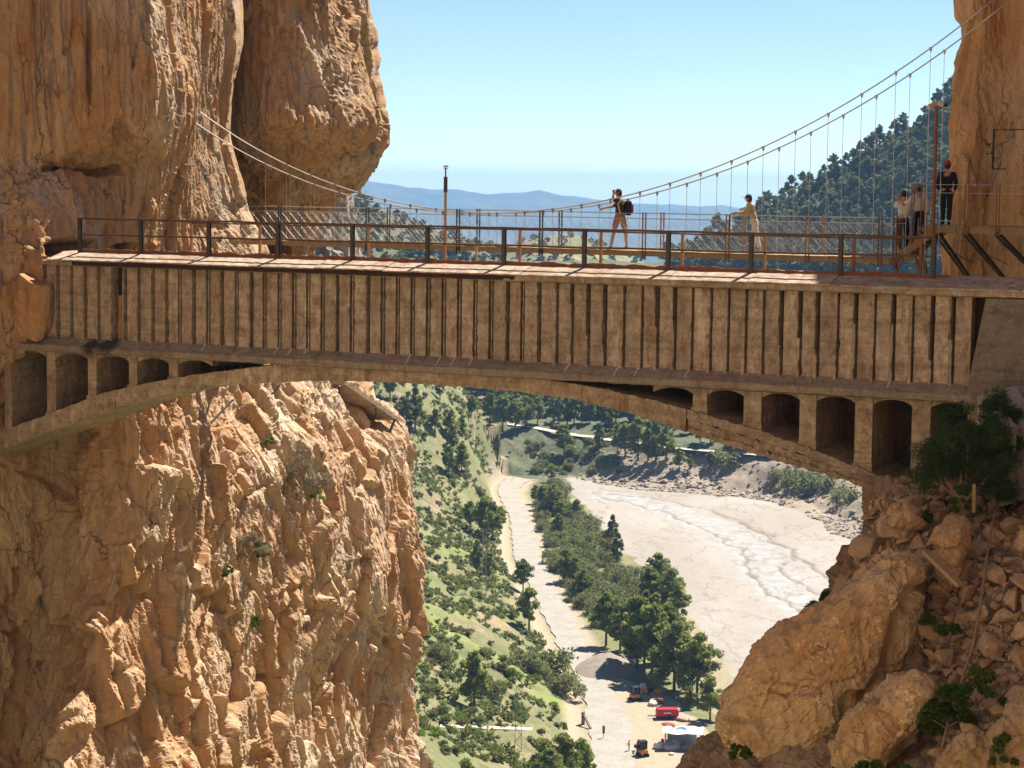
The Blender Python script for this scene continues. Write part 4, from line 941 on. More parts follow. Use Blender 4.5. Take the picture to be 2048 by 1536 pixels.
# ------------------------------------------------------------------ timber walkway on the right wall
WZ = -0.93
def pz(px, d, z): 
    p = at(px, 400, d); return (float(p[0]), float(p[1]), CZ + z)
walk = empty('cliff_walkway', pz(1950, 56, WZ - 0.3), 'timber walkway bracketed to the right rock wall with steel struts', 'walkway')
WP = [(1846, 57.2), (1880, 57.0), (1915, 56.7), (1950, 56.4), (1985, 56.0), (2020, 55.5), (2060, 54.9), (2110, 54.0)]
WF = np.array([pz(a, b, 0)[:2] for a, b in WP]); 
def wpt(t, back=0.0, z=0.0):
    i = min(int(t), len(WF) - 2); f = t - i; p = WF[i] * (1 - f) + WF[i + 1] * f; d = WF[i + 1] - WF[i]; d = d / np.hypot(*d); nrm = np.array([-d[1], d[0]])
    return (p[0] + nrm[0] * back, p[1] + nrm[1] * back, CZ + z)
for k in range(26):
    t = k * 7 / 26; a, b = t + 0.01, t + 7 / 26 - 0.02
    q = [wpt(a, 0), wpt(b, 0), wpt(b, 1.25), wpt(a, 1.25)]
    MB().add([(x, y, z + WZ) for x, y, z in q] + [(x, y, z + WZ - 0.04) for x, y, z in q], [(0, 1, 2, 3), (7, 6, 5, 4), (0, 4, 5, 1), (1, 5, 6, 2), (2, 6, 7, 3), (3, 7, 4, 0)]).obj('plank', M['wood'], walk)
for a, b in ((0, 1.95), (2.0, 4.3), (4.4, 7)):
    m = MB(); tt = np.linspace(a, b, 6)
    for t0, t1 in zip(tt[:-1], tt[1:]): m.bar(wpt(t0, 0.06, WZ - 0.13), wpt(t1, 0.06, WZ - 0.13), 0.13, 0.15)
    m.obj('edge_beam', M['wood'], walk)
for t in (0.95, 2.6, 4.4, 6.2):
    p = wpt(t, 0.05, WZ - 0.2); q = wpt(min(t + 1.0, 6.99), 1.5, WZ - 1.75)
    MB().bar(p, q, 0.06, 0.09).obj('strut', M['steel'], walk)
    p2 = wpt(t - 0.3, 0.05, WZ - 0.2); MB().tube([p2, wpt(min(t + 0.6, 6.99), 1.5, WZ - 1.6)], 0.03, 7).obj('strut', M['steel'], walk)
    MB().tube([wpt(t, 0.0, WZ - 0.1), wpt(t + 0.1, -0.02, WZ - 0.4), wpt(t + 0.5, 0.3, WZ - 0.7), wpt(min(t + 1.2, 6.99), 0.9, WZ - 1.0)], 0.012, 6).obj('service_cable', M['steel'], walk)
for t in (0.02, 2.55, 4.35, 6.1):
    d = np.array(wpt(min(t + 0.1, 6.99))) - np.array(wpt(max(t - 0.0, 0))); d /= np.linalg.norm(d)
    m = MB()
    for sg in (-0.05, 0.05):
        x, y, z = wpt(t, -0.02); m.bar((x + d[0] * sg, y + d[1] * sg, CZ + WZ - 0.25), (x + d[0] * sg, y + d[1] * sg, CZ + WZ + 1.12), 0.02, 0.06)
    x, y, z = wpt(t, -0.02); m.bar((x - d[0] * 0.1, y - d[1] * 0.1, CZ + WZ - 0.1), (x + d[0] * 0.1, y + d[1] * 0.1, CZ + WZ - 0.1), 0.08, 0.07)
    m.obj('post', M['rusty_post'], walk)
for z in (1.08, 0.86):
    MB().tube([wpt(t, -0.02, WZ + z) for t in np.linspace(0.02, 7, 12)], 0.009, 5).obj('hand_cable', M['cable'], walk)
# steps from the footbridge up to the walkway
for k in range(6):
    px = 1800 + 9.0 * k; z = DZ + (WZ - DZ) * (k + 0.6) / 6.4
    a, b = pz(px, 57.6 - 0.07 * k, z), pz(px + 26, 57.45 - 0.07 * k, z)
    MB().add([a, b, (b[0] + 0.5, b[1] + 1.0, b[2]), (a[0] + 0.5, a[1] + 1.0, a[2]), *[(x, y, z2 - 0.05) for x, y, z2 in (a, b, (b[0] + 0.5, b[1] + 1.0, b[2]), (a[0] + 0.5, a[1] + 1.0, a[2]))]], [(0, 1, 2, 3), (7, 6, 5, 4), (0, 4, 5, 1), (1, 5, 6, 2), (2, 6, 7, 3), (3, 7, 4, 0)]).obj('step', M['wood'], walk)
for off in (0.0, 1.0):
    MB().bar(np.array(pz(1790, 57.7, DZ - 0.12)) + np.array([off * 0.5, off, 0]), np.array(pz(1872, 57.1, WZ - 0.14)) + np.array([off * 0.5, off, 0]), 0.07, 0.2).obj('stair_stringer', M['wood'], walk)
for px, d, h in ((1792, 57.7, 1.15), (1803, 57.6, 1.2), (1826, 57.4, 1.28)):
    x, y, z = pz(px, d, DZ - 0.35 if px < 1810 else -1.4); MB().bar((x - 0.035, y, z), (x - 0.035, y, z + h + 0.3), 0.02, 0.07).bar((x + 0.035, y, z), (x + 0.035, y, z + h + 0.3), 0.02, 0.07).obj('post', M['rusty_post'], walk)
for a, b in (((1795, 57.7, DZ - 0.2), (1812, 58.6, DZ - 1.7)), ((1838, 57.3, WZ - 0.25), (1866, 58.6, WZ - 1.8)), ((1822, 57.3, WZ - 0.3), (1856, 58.4, WZ - 1.9))):
    MB().bar(pz(*a), pz(*b), 0.07).obj('strut', M['rusty_post'], walk)
cp = empty('camera_pole', pz(1867, 56.7, WZ - 0.25), 'rusty steel pole carrying two small surveillance cameras beside the walkway', 'pole')
x, y, z = pz(1867, 56.7, 0)
MB().tube([(x, y, CZ + WZ - 0.25), (x + 0.01, y, CZ + 2.28)], [0.06, 0.04], 10).obj('shaft', M['rusty_post'], cp)
MB().bar((x - 0.02, y - 0.03, CZ + 2.28), (x - 0.22, y - 0.12, CZ + 2.20), 0.10, 0.10).obj('camera_head', M['cream'], cp)
MB().bar((x + 0.02, y - 0.03, CZ + 2.28), (x + 0.18, y - 0.14, CZ + 2.24), 0.10, 0.10).obj('camera_head', M['cream'], cp)
MB().bar((x + 0.18, y - 0.14, CZ + 2.24), (x + 0.24, y - 0.18, CZ + 2.22), 0.09, 0.09).obj('lens_hood', M['steel'], cp)
br = empty('wall_bracket', pz(1988, 57.8, 1.0), 'dark iron hanging frame with hooks fixed to the right rock wall', 'bracket')
def bp(px, py, d=57.6): return at(px, py, d)
MB().bar(bp(1988, 258), bp(1985, 338), 0.05).obj('upright', M['steel'], br)
MB().bar(bp(1988, 260), bp(2048, 259, 57.2), 0.03).bar(bp(1994, 246), bp(1994, 260), 0.02).bar(bp(2022, 244, 57.3), bp(2022, 259, 57.3), 0.02).obj('top_bar', M['steel'], br)
MB().bar(bp(1985, 338), bp(2012, 338), 0.03).obj('bottom_bar', M['steel'], br)
for i, (px, py) in enumerate(((1977, 285), (1977, 303), (1994, 313), (1992, 333))):
    MB().tube([bp(px + 6 * math.cos(a), py + 5 * math.sin(a)) for a in np.linspace(0.0, math.pi, 7)], 0.012, 5).obj('hook', M['steel'], br)

# ------------------------------------------------------------------ people
def skin_mesh(name, nodes, edges, mat, root=0, sub=2):
    me = bpy.data.meshes.new(name); me.from_pydata([n[:3] for n in nodes], edges, [])
    o = bpy.data.objects.new(name, me); COL.objects.link(o)
    mod = o.modifiers.new('skin', 'SKIN'); mod.use_smooth_shade = True; mod.branch_smoothing = 0.3
    for i, n in enumerate(nodes):
        v = me.skin_vertices[0].data[i]; r = n[3]; v.radius = r if hasattr(r, '__len__') else (r, r); v.use_root = (i == root)
    o.modifiers.new('sub', 'SUBSURF').levels = sub; o.modifiers['sub'].render_levels = sub
    dg = bpy.context.evaluated_depsgraph_get(); ev = o.evaluated_get(dg)
    m2 = bpy.data.meshes.new_from_object(ev); m2.name = name; bpy.data.objects.remove(o); bpy.data.meshes.remove(me)
    m2.materials.clear(); m2.materials.append(mat)
    return m2
def chain(nodes, edges, pts, start=None):
    p = start
    for q in pts:
        nodes.append(q); i = len(nodes) - 1
        if p is not None: edges.append((p, i))
        p = i
    return p
def person(label, foot, J, cloth, rz=0.0, scale=1.0):
    """J: joint positions (x right, y away, z up) about the standing point"""
    e = empty('person', foot, label, 'person'); e.scale = (scale,) * 3; e.rotation_euler = (0, 0, rz)
    def put(name, me, parent=e):
        o = bpy.data.objects.new(name, me); link(o, parent); return o
    nd, ed = [], []
    pel = chain(nd, ed, [(*J['pelvis'], (0.15, 0.11))])
    ch = chain(nd, ed, [(*J['waist'], (0.13, 0.095)), (*J['chest'], (0.15, 0.11))], pel)
    nk = chain(nd, ed, [(*J['neck'], 0.055), (*(Vector(J['neck']).lerp(Vector(J['head']), 0.55)), 0.075), (*J['head'], (0.082, 0.10)), (*(Vector(J['head']) + Vector((0, 0, 0.09))), 0.06)], ch)
    fd = Vector(J.get('face', (-1, 0, 0))).normalized()
    for sd_ in 'lr':
        sh = chain(nd, ed, [(*J['sh_' + sd_], 0.055), (*J['el_' + sd_], 0.043), (*J['wr_' + sd_], 0.028), (*J['ha_' + sd_], (0.032, 0.018))], ch)
        w, h = Vector(J['wr_' + sd_]), Vector(J['ha_' + sd_]); d = (h - w).normalized(); sdv = d.cross(Vector((0.3, 0.9, 0.2))).normalized()
        for k, (off, ln) in enumerate(((-0.024, 0.062), (-0.008, 0.075), (0.008, 0.070), (0.024, 0.055))):
            b = h + sdv * off + d * 0.02; t = b + d * ln * 0.6; t2 = t + (d + Vector((0, 0, -0.5))).normalized() * ln * 0.4
            chain(nd, ed, [(*b, 0.009), (*t, 0.008), (*t2, 0.007)], sh)
        b = w.lerp(h, 0.5) + sdv * -0.03; chain(nd, ed, [(*b, 0.010), (*(b + (d - sdv).normalized() * 0.04), 0.009)], sh)
        chain(nd, ed, [(*J['hip_' + sd_], 0.085), (*J['kn_' + sd_], 0.058), (*J['an_' + sd_], 0.038), (*J['toe_' + sd_], 0.035)], pel)
    body = put('body', skin_mesh('body', nd, ed, M['skin'], pel))
    hd = Vector(J['head'])
    MBl = MB(); MBl.sphere(hd + fd * 0.095 + Vector((0, 0, -0.005)), 0.016, 0.016, 0.022, 6, 4); me = MBl.mesh('nose', M['skin'], True); put('nose', me, body)
    sv = fd.cross(Vector((0, 0, 1)))
    for sg in (-1, 1):
        put('eye', MB().sphere(hd + fd * 0.085 + sv * 0.033 * sg + Vector((0, 0, 0.03)), 0.011, n=6, m=4).mesh('eye', M['dark_cloth'], True), body)
        put('ear', MB().sphere(hd + sv * 0.088 * sg + Vector((0, 0, 0.01)), 0.018, 0.018, 0.032, 6, 4).mesh('ear', M['skin'], True), body)
    put('mouth', MB().sphere(hd + fd * 0.088 + Vector((0, 0, -0.045)), 0.018, 0.018, 0.006, 6, 4).mesh('mouth', M['lips'], True), body)
    g = cloth.get('grow', 1.22)
    # upper garment
    nd, ed = [], []
    p = chain(nd, ed, [(*J['pelvis'], (0.165 * g / 1.1, 0.13)), (*J['waist'], (0.15 * g / 1.15, 0.12)), (*J['chest'], (0.165 * g / 1.1, 0.13)), (*Vector(J['chest']).lerp(Vector(J['neck']), 0.75), 0.075)])
    for sd_ in 'lr':
        pts = [(*J['sh_' + sd_], 0.075 * g / 1.15), (*J['el_' + sd_], 0.06 * g / 1.15)]
        if cloth.get('long', True): pts.append((*Vector(J['el_' + sd_]).lerp(Vector(J['wr_' + sd_]), 0.9), 0.042))
        chain(nd, ed, pts, 2)
    put(cloth['top_name'], skin_mesh(cloth['top_name'], nd, ed, cloth['top'], 0))
    # lower garment
    nd, ed = [], []
    p = chain(nd, ed, [(*J['waist'], (0.135, 0.105)), (*J['pelvis'], (0.165, 0.125))])
    for sd_ in 'lr':
        k = cloth.get('leg', 0.95); hip, kn, an = Vector(J['hip_' + sd_]), Vector(J['kn_' + sd_]), Vector(J['an_' + sd_])
        pts = [(*hip, 0.105)]
        if k < 0.6: pts.append((*hip.lerp(kn, 0.75), 0.092))
        else: pts += [(*kn, 0.075), (*kn.lerp(an, 0.92), 0.062)]
        chain(nd, ed, pts, p)
    put(cloth['bot_name'], skin_mesh(cloth['bot_name'], nd, ed, cloth['bot'], 1))
    for sd_ in 'lr':
        an, to = Vector(J['an_' + sd_]), Vector(J['toe_' + sd_]); nd, ed = [], []
        chain(nd, ed, [(*(an + Vector((0, 0, 0.03))), 0.05), (*(an + Vector((0, 0, -0.035))), 0.05), (*to, (0.045, 0.035))])
        put('shoe', skin_mesh('shoe', nd, ed, cloth['shoe'], 0, 1))
    hat = cloth.get('hat')
    hm = MB().sphere(hd + Vector((0, 0, 0.035)) - fd * 0.012, 0.102, 0.102, 0.105, 12, 8)
    hm.v = [(x, y, max(z, hd.z + 0.02 - (0.10 if ((Vector((x, y, 0)) - Vector((hd.x, hd.y, 0))).dot(fd) < 0.02 and not hat) else 0))) for x, y, z in hm.v]
    if hat:
        put('hair', MB().sphere(hd - fd * 0.03 + Vector((0, 0, -0.01)), 0.09, 0.09, 0.10, 10, 6).mesh('hair', M['hair'], True))
        o = put(hat, hm.mesh(hat, cloth['hat_mat'], True))
        if hat == 'cap':
            b = hd + Vector((0, 0, 0.045)); put('visor', MB().add([b + fd * 0.08 + sv * 0.07, b + fd * 0.08 - sv * 0.07, b + fd * 0.17 - sv * 0.05, b + fd * 0.17 + sv * 0.05, *[v + Vector((0, 0, 0.012)) for v in (b + fd * 0.08 + sv * 0.07, b + fd * 0.08 - sv * 0.07, b + fd * 0.17 - sv * 0.05, b + fd * 0.17 + sv * 0.05)]], [(3, 2, 1, 0), (4, 5, 6, 7), (0, 1, 5, 4), (1, 2, 6, 5), (2, 3, 7, 6), (3, 0, 4, 7)]).mesh('visor', cloth['hat_mat']), o)
    else: put('hair', hm.mesh('hair', M['hair'], True))
    return e
def stand(dx=0.0, lean=0.0, face=(-1, 0, 0), **kw):
    J = dict(pelvis=(0, 0, 0.92), waist=(lean * 0.3, 0, 1.08), chest=(lean * 0.8, 0, 1.30), neck=(lean, 0, 1.46), head=(lean * 1.15, 0, 1.60), face=face,
             sh_l=(lean * 0.85 - 0.05, -0.17, 1.38), sh_r=(lean * 0.85 + 0.05, 0.17, 1.38), el_l=(-0.05, -0.24, 1.12), el_r=(0.05, 0.24, 1.12), wr_l=(-0.08, -0.24, 0.88), wr_r=(0.02, 0.25, 0.88), ha_l=(-0.09, -0.23, 0.80), ha_r=(0.0, 0.24, 0.80),
             hip_l=(0, -0.09, 0.86), hip_r=(0, 0.09, 0.86), kn_l=(-0.02, -0.10, 0.48), kn_r=(0.0, 0.10, 0.48), an_l=(0, -0.10, 0.08), an_r=(0.03, 0.10, 0.08), toe_l=(-0.15, -0.11, 0.035), toe_r=(-0.12, 0.11, 0.035))
    J.update(kw); return J
s, _ = us(1240, 497)
person('person in brown top and tan shorts with backpack, raising a camera mid-stride', U(s, 0.05, DZ + 0.015),
    stand(chest=(0.0, 0, 1.30), neck=(-0.02, 0, 1.46), head=(-0.06, 0, 1.60), sh_l=(-0.10, -0.10, 1.40), sh_r=(0.12, 0.10, 1.40), el_l=(-0.22, -0.16, 1.44), wr_l=(-0.19, -0.12, 1.60), ha_l=(-0.16, -0.09, 1.65), el_r=(-0.20, 0.12, 1.22), wr_r=(-0.42, 0.10, 1.18), ha_r=(-0.50, 0.10, 1.15),
          hip_l=(-0.09, -0.05, 0.86), hip_r=(0.10, 0.05, 0.86), kn_l=(-0.17, -0.06, 0.48), kn_r=(0.17, 0.06, 0.48), an_l=(-0.24, -0.06, 0.08), an_r=(0.22, 0.07, 0.08), toe_l=(-0.36, -0.07, 0.035), toe_r=(0.12, 0.06, 0.035)),
    dict(top=M['brown_cloth'], top_name='top', bot=M['tan_cloth'], bot_name='shorts', leg=0.5, long=False, grow=1.12, shoe=M['brown_shoe'], hat='cap', hat_mat=M['brown_cloth']), rz=0.0, scale=0.99)
def prop(name, m, foot, label, cat, mat):
    return
pw = bpy.data.objects['person']
bpk = empty('backpack', np.array(U(s, 0.05, DZ)) + np.array([0.2, 0, 1.1]), 'dark backpack with rust red pocket on the back of the person in shorts', 'backpack')
bx, by, bz = bpk.location
MB().box(bx - 0.06, bx + 0.13, by - 0.14, by + 0.14, bz - 0.12, bz + 0.30).obj('pack_body', M['dark_cloth'], bpk, bevel=0.04)
MB().box(bx + 0.11, bx + 0.18, by - 0.12, by + 0.12, bz - 0.04, bz + 0.20).obj('pocket', M['rust_cloth'], bpk, bevel=0.02)
MB().tube([(bx - 0.05, by - 0.12, bz + 0.28), (bx - 0.16, by - 0.15, bz + 0.33), (bx - 0.26, by - 0.14, bz + 0.2), (bx - 0.2, by - 0.15, bz - 0.05)], 0.018, 6).obj('strap', M['white_cloth'], bpk)
cx_, cy_, cz_ = np.array(U(s, 0.05, DZ)) + np.array([-0.20, -0.10, 1.66])
MB().box(cx_ - 0.02, cx_ + 0.02, cy_ - 0.06, cy_ + 0.06, cz_ - 0.04, cz_ + 0.04).obj('handheld_camera', M['steel'], label='small dark camera held to the face of the person in shorts', cat='camera')
s, _ = us(1512, 497)
person('person in beige jacket, white trousers and blue cap leaning on the footbridge cable', U(s, 0.25, DZ + 0.015),
    stand(lean=-0.10, head=(-0.15, 0, 1.53), neck=(-0.10, 0, 1.42), chest=(-0.02, 0, 1.27), sh_l=(-0.05, -0.16, 1.36), sh_r=(-0.03, 0.16, 1.36), el_l=(-0.20, -0.20, 1.12), el_r=(-0.22, 0.2, 1.14), wr_l=(-0.42, -0.16, 1.13), wr_r=(-0.44, 0.16, 1.13), ha_l=(-0.50, -0.14, 1.12), ha_r=(-0.52, 0.14, 1.12), pelvis=(0.06, 0, 0.90), hip_l=(0.06, -0.09, 0.85), hip_r=(0.06, 0.09, 0.85), kn_l=(0.0, -0.1, 0.47), kn_r=(0.12, 0.1, 0.47), an_l=(-0.02, -0.1, 0.08), an_r=(0.22, 0.1, 0.12), toe_l=(-0.15, -0.1, 0.035), toe_r=(0.1, 0.1, 0.04)),
    dict(top=M['beige_cloth'], top_name='jacket', bot=M['white_cloth'], bot_name='trousers', grow=1.35, shoe=M['beige_cloth'], hat='cap', hat_mat=M['blue_cloth']), scale=0.97)
person('person in black with red hat standing on the cliff walkway', (wpt(1.05, 0.35, WZ)[0], wpt(1.05, 0.35, WZ)[1], CZ + WZ),
    stand(face=(0.3, 1, 0), lean=0.0, sh_l=(-0.18, 0, 1.38), sh_r=(0.18, 0, 1.38), el_l=(-0.24, -0.02, 1.12), el_r=(0.24, 0.0, 1.12), wr_l=(-0.22, 0.05, 0.9), wr_r=(0.22, 0.05, 0.9), ha_l=(-0.2, 0.08, 0.83), ha_r=(0.2, 0.08, 0.83), hip_l=(-0.09, 0, 0.86), hip_r=(0.09, 0, 0.86), kn_l=(-0.09, 0, 0.48), kn_r=(0.09, 0, 0.48), an_l=(-0.08, 0, 0.08), an_r=(0.08, 0, 0.08), toe_l=(-0.09, 0.13, 0.035), toe_r=(0.10, 0.13, 0.035)),
    dict(top=M['dark_cloth'], top_name='jacket', bot=M['dark_cloth'], bot_name='trousers', grow=1.3, shoe=M['dark_cloth'], hat='hat', hat_mat=M['red_cloth']), scale=1.0)
BK = dict(face=(-0.2, 1, 0), sh_l=(-0.17, 0, 1.38), sh_r=(0.17, 0, 1.38), hip_l=(-0.09, 0, 0.86), hip_r=(0.09, 0, 0.86), kn_l=(-0.09, 0.02, 0.48), kn_r=(0.09, -0.05, 0.48), an_l=(-0.08, 0, 0.08), an_r=(0.08, -0.1, 0.08), toe_l=(-0.09, 0.13, 0.035), toe_r=(0.10, 0.03, 0.035))
person('person in pale hoodie and grey cap on the steps by the walkway', pz(1838, 57.7, -1.52),
    stand(**BK, el_l=(-0.28, -0.05, 1.2), wr_l=(-0.40, 0.1, 1.22), ha_l=(-0.48, 0.14, 1.24), el_r=(0.26, 0, 1.12), wr_r=(0.24, 0.05, 0.9), ha_r=(0.23, 0.06, 0.82)),
    dict(top=M['white_cloth'], top_name='hoodie', bot=M['dark_cloth'], bot_name='trousers', grow=1.35, shoe=M['white_cloth'], hat='cap', hat_mat=M['greybrown_cloth']), scale=0.98)
person('person in white top holding up a phone at the end of the footbridge', pz(1808, 58.1, -1.72),
    stand(**BK, el_l=(-0.22, 0.1, 1.28), wr_l=(-0.16, 0.2, 1.46), ha_l=(-0.14, 0.22, 1.54), el_r=(0.22, 0.1, 1.2), wr_r=(0.1, 0.25, 1.3), ha_r=(0.04, 0.28, 1.34)),
    dict(top=M['white_cloth'], top_name='shirt', bot=M['dark_cloth'], bot_name='trousers', grow=1.2, shoe=M['white_cloth']), scale=0.98)

# ------------------------------------------------------------------ rubble slope, boulders and plants at the right
def px_index(P):
    a, b = proj(P.reshape(-1, 3)); return np.stack([a, b], -1), P.reshape(-1, 3)
cliff('rock_pedestal', [
    (950,  [(1795, 52), (1750, 47.5), (1738, 45.6), (1752, 44.6), (1785, 44.2), (1850, 44), (1930, 43.6), (2040, 43), (2300, 41)]),
    (1000, [(1790, 52), (1748, 47.5), (1735, 45.2), (1750, 44.2), (1785, 43.6), (1850, 43.2), (1930, 42.8), (2040, 42.2), (2300, 40)]),
    (1050, [(1790, 52), (1748, 47), (1734, 44.6), (1750, 43.4), (1790, 42.6), (1850, 42.2), (1930, 41.8), (2040, 41.2), (2300, 39)]),
    (1090, [(1780, 51), (1738, 46), (1722, 43.8), (1745, 42.6), (1790, 41.8), (1850, 41.4), (1930, 41), (2040, 40.4), (2300, 38)]),
    (1140, [(1750, 50), (1700, 45), (1684, 43), (1720, 41.8), (1780, 41), (1850, 40.6), (1930, 40), (2040, 39.4), (2300, 37.4)]),
    (1200, [(1700, 49), (1660, 44.6), (1642, 42.4), (1690, 41.2), (1770, 40.2), (1850, 39.8), (1930, 39.2), (2040, 38.4), (2300, 36.6)]),
    (1300, [(1640, 48), (1600, 44), (1580, 42), (1650, 40.6), (1750, 39.4), (1850, 38.6), (1940, 37.8), (2050, 37), (2300, 35.6)]),
    (1420, [(1560, 47), (1520, 43), (1500, 41), (1590, 39.4), (1720, 38.2), (1840, 37.2), (1940, 36.2), (2050, 35.4), (2300, 34.4)]),
    (1545, [(1420, 46), (1395, 42), (1378, 40), (1480, 38.6), (1650, 37.4), (1800, 36), (1930, 34.8), (2050, 34), (2300, 33)]),
    (1750, [(1330, 45), (1300, 41), (1290, 39), (1420, 37.6), (1620, 36), (1780, 34.4), (1920, 33.2), (2050, 32.4), (2300, 31.6)]),
], 0.06, M['soil'], 'steep slope of loose ochre earth and rubble under the right bridge end', amp=0.28, zs=0.6, seed=61.0, blocks=0.5, fine=1.2, flute=0.4)
rub = bpy.data.objects['rock_pedestal']; rub.name = 'rubble_slope'
_n = len(rub.data.vertices); _v = np.zeros(_n * 3, np.float32); rub.data.vertices.foreach_get('co', _v); _v = _v.reshape(-1, 3).astype(float)
RPX2, RV = px_index(_v)
def on_rubble(px, py):
    d = (RPX2[:, 0] - px) ** 2 + (RPX2[:, 1] - py) ** 2; m = np.where(d < d.min() + 60)[0]
    return RV[m[np.argmin(RV[m, 1])]]
def rock_mesh(name, seed, mat, npts=16, flat=1.0, sub=2, rough=0.05, cheap=False):
    r = np.random.default_rng(seed); pts = r.normal(size=(npts, 3)); pts /= np.linalg.norm(pts, axis=1)[:, None]
    pts *= r.uniform(0.8, 1.1, (npts, 1)); pts *= np.array([1.0, 0.85, 0.75 * flat])
    bm = bmesh.new()
    for p in pts: bm.verts.new(p * 0.5)
    bmesh.ops.convex_hull(bm, input=bm.verts); bmesh.ops.delete(bm, geom=[v for v in bm.verts if not v.link_faces], context='VERTS')
    bmesh.ops.dissolve_limit(bm, angle_limit=0.30, verts=bm.verts, edges=bm.edges)
    if not cheap: bmesh.ops.bevel(bm, geom=list(bm.edges), offset=0.035, segments=1, affect='EDGES', clamp_overlap=True)
    bmesh.ops.triangulate(bm, faces=bm.faces)
    if not cheap: bmesh.ops.subdivide_edges(bm, edges=[e for e in bm.edges if e.calc_length() > 0.16], cuts=1)
    if not cheap: bmesh.ops.subdivide_edges(bm, edges=list(bm.edges), cuts=1, use_grid_fill=True); bmesh.ops.triangulate(bm, faces=bm.faces)
    co = np.array([v.co[:] for v in bm.verts]); nn = fbm(co * 4.0 + seed, 3) * rough + (0.0 if cheap else 0.05) * worley(co * 7.0 + seed)[3] + (0.0 if cheap else 0.02) * fbm(co * 16.0 + seed, 2)
    for v, k in zip(bm.verts, nn): v.co *= 1 + k
    me = bpy.data.meshes.new(name); bm.to_mesh(me); bm.free(); me.materials.append(mat); return me
stone_meshes = [rock_mesh('stone', 100 + k, M['rubble'], 12 + k % 5, 0.8 + 0.05 * (k % 6)) for k in range(14)]
zones = [([(1740, 1000), (1960, 960), (2070, 900), (2070, 1560), (1880, 1560), (1870, 1400), (1850, 1240), (1850, 1140), (1700, 1150), (1660, 1205), (1690, 1130), (1736, 1080)], 250)]
placed = []
rs = random.Random(5)
zx = np.array([p[0] for p in zones[0][0]]); zy = np.array([p[1] for p in zones[0][0]])
tries = 0
while len(placed) < 295 and tries < 40000:
    tries += 1
    x, y = rs.uniform(1655, 2075), rs.uniform(905, 1560)
    if not in_poly(np.array([x]), np.array([y]), zones[0][0])[0]: continue
    big = rs.random() ** 2.2
    r = 26 + 36 * big if len(placed) < 55 else 11 + 20 * big
    if 1830 < x < 2050 and y < 1010: r = min(r, 14)
    if all((x - a) ** 2 + (y - b) ** 2 > (0.62 * (r + c)) ** 2 for a, b, c in placed): placed.append((x, y, r))
for i, (x, y, r) in enumerate(placed):
    p = on_rubble(x, y); w = 2 * r / FPX * p[1]
    o = bpy.data.objects.new('stone', rs.choice(stone_meshes)); link(o, rub)
    o.location = (p[0], p[1] - 0.22 * w, p[2]); o.scale = (w * rs.uniform(1.05, 1.45), w * rs.uniform(0.9, 1.2), w * rs.uniform(0.85, 1.2))
    o.rotation_euler = (rs.uniform(-0.6, 0.6), rs.uniform(-0.6, 0.6), rs.uniform(0, 6.28))
gr = rock_mesh('pebble', 900, M['rubble'], 9, 0.8, cheap=True); gr.calc_loop_triangles()
gv = np.array([v.co[:] for v in gr.vertices]); gf = np.array([t.vertices[:] for t in gr.loop_triangles]); bpy.data.meshes.remove(gr)
rq = np.random.default_rng(91); sel = np.where((RPX2[:, 0] > 1660) & (RPX2[:, 0] < 2060) & (RPX2[:, 1] > 940) & (RPX2[:, 1] < 1545))[0]
sel = sel[in_poly(RPX2[sel, 0], RPX2[sel, 1], zones[0][0])]; sel = rq.choice(sel, 3200); Vs = []; Fs = []
for i_, k_ in enumerate(sel):
    R_ = np.array(Euler(rq.uniform(0, 6, 3)).to_matrix()); Vs.append((gv * (0.04 + 0.14 * rq.random() ** 2.5)) @ R_.T + RV[k_] + [0, -0.02, 0.01]); Fs.append(gf + i_ * len(gv))
o = link(bpy.data.objects.new('gravel', mesh_np('gravel', np.concatenate(Vs), np.concatenate(Fs), M['rubble'], False)), rub, None, None, None, 'stuff')
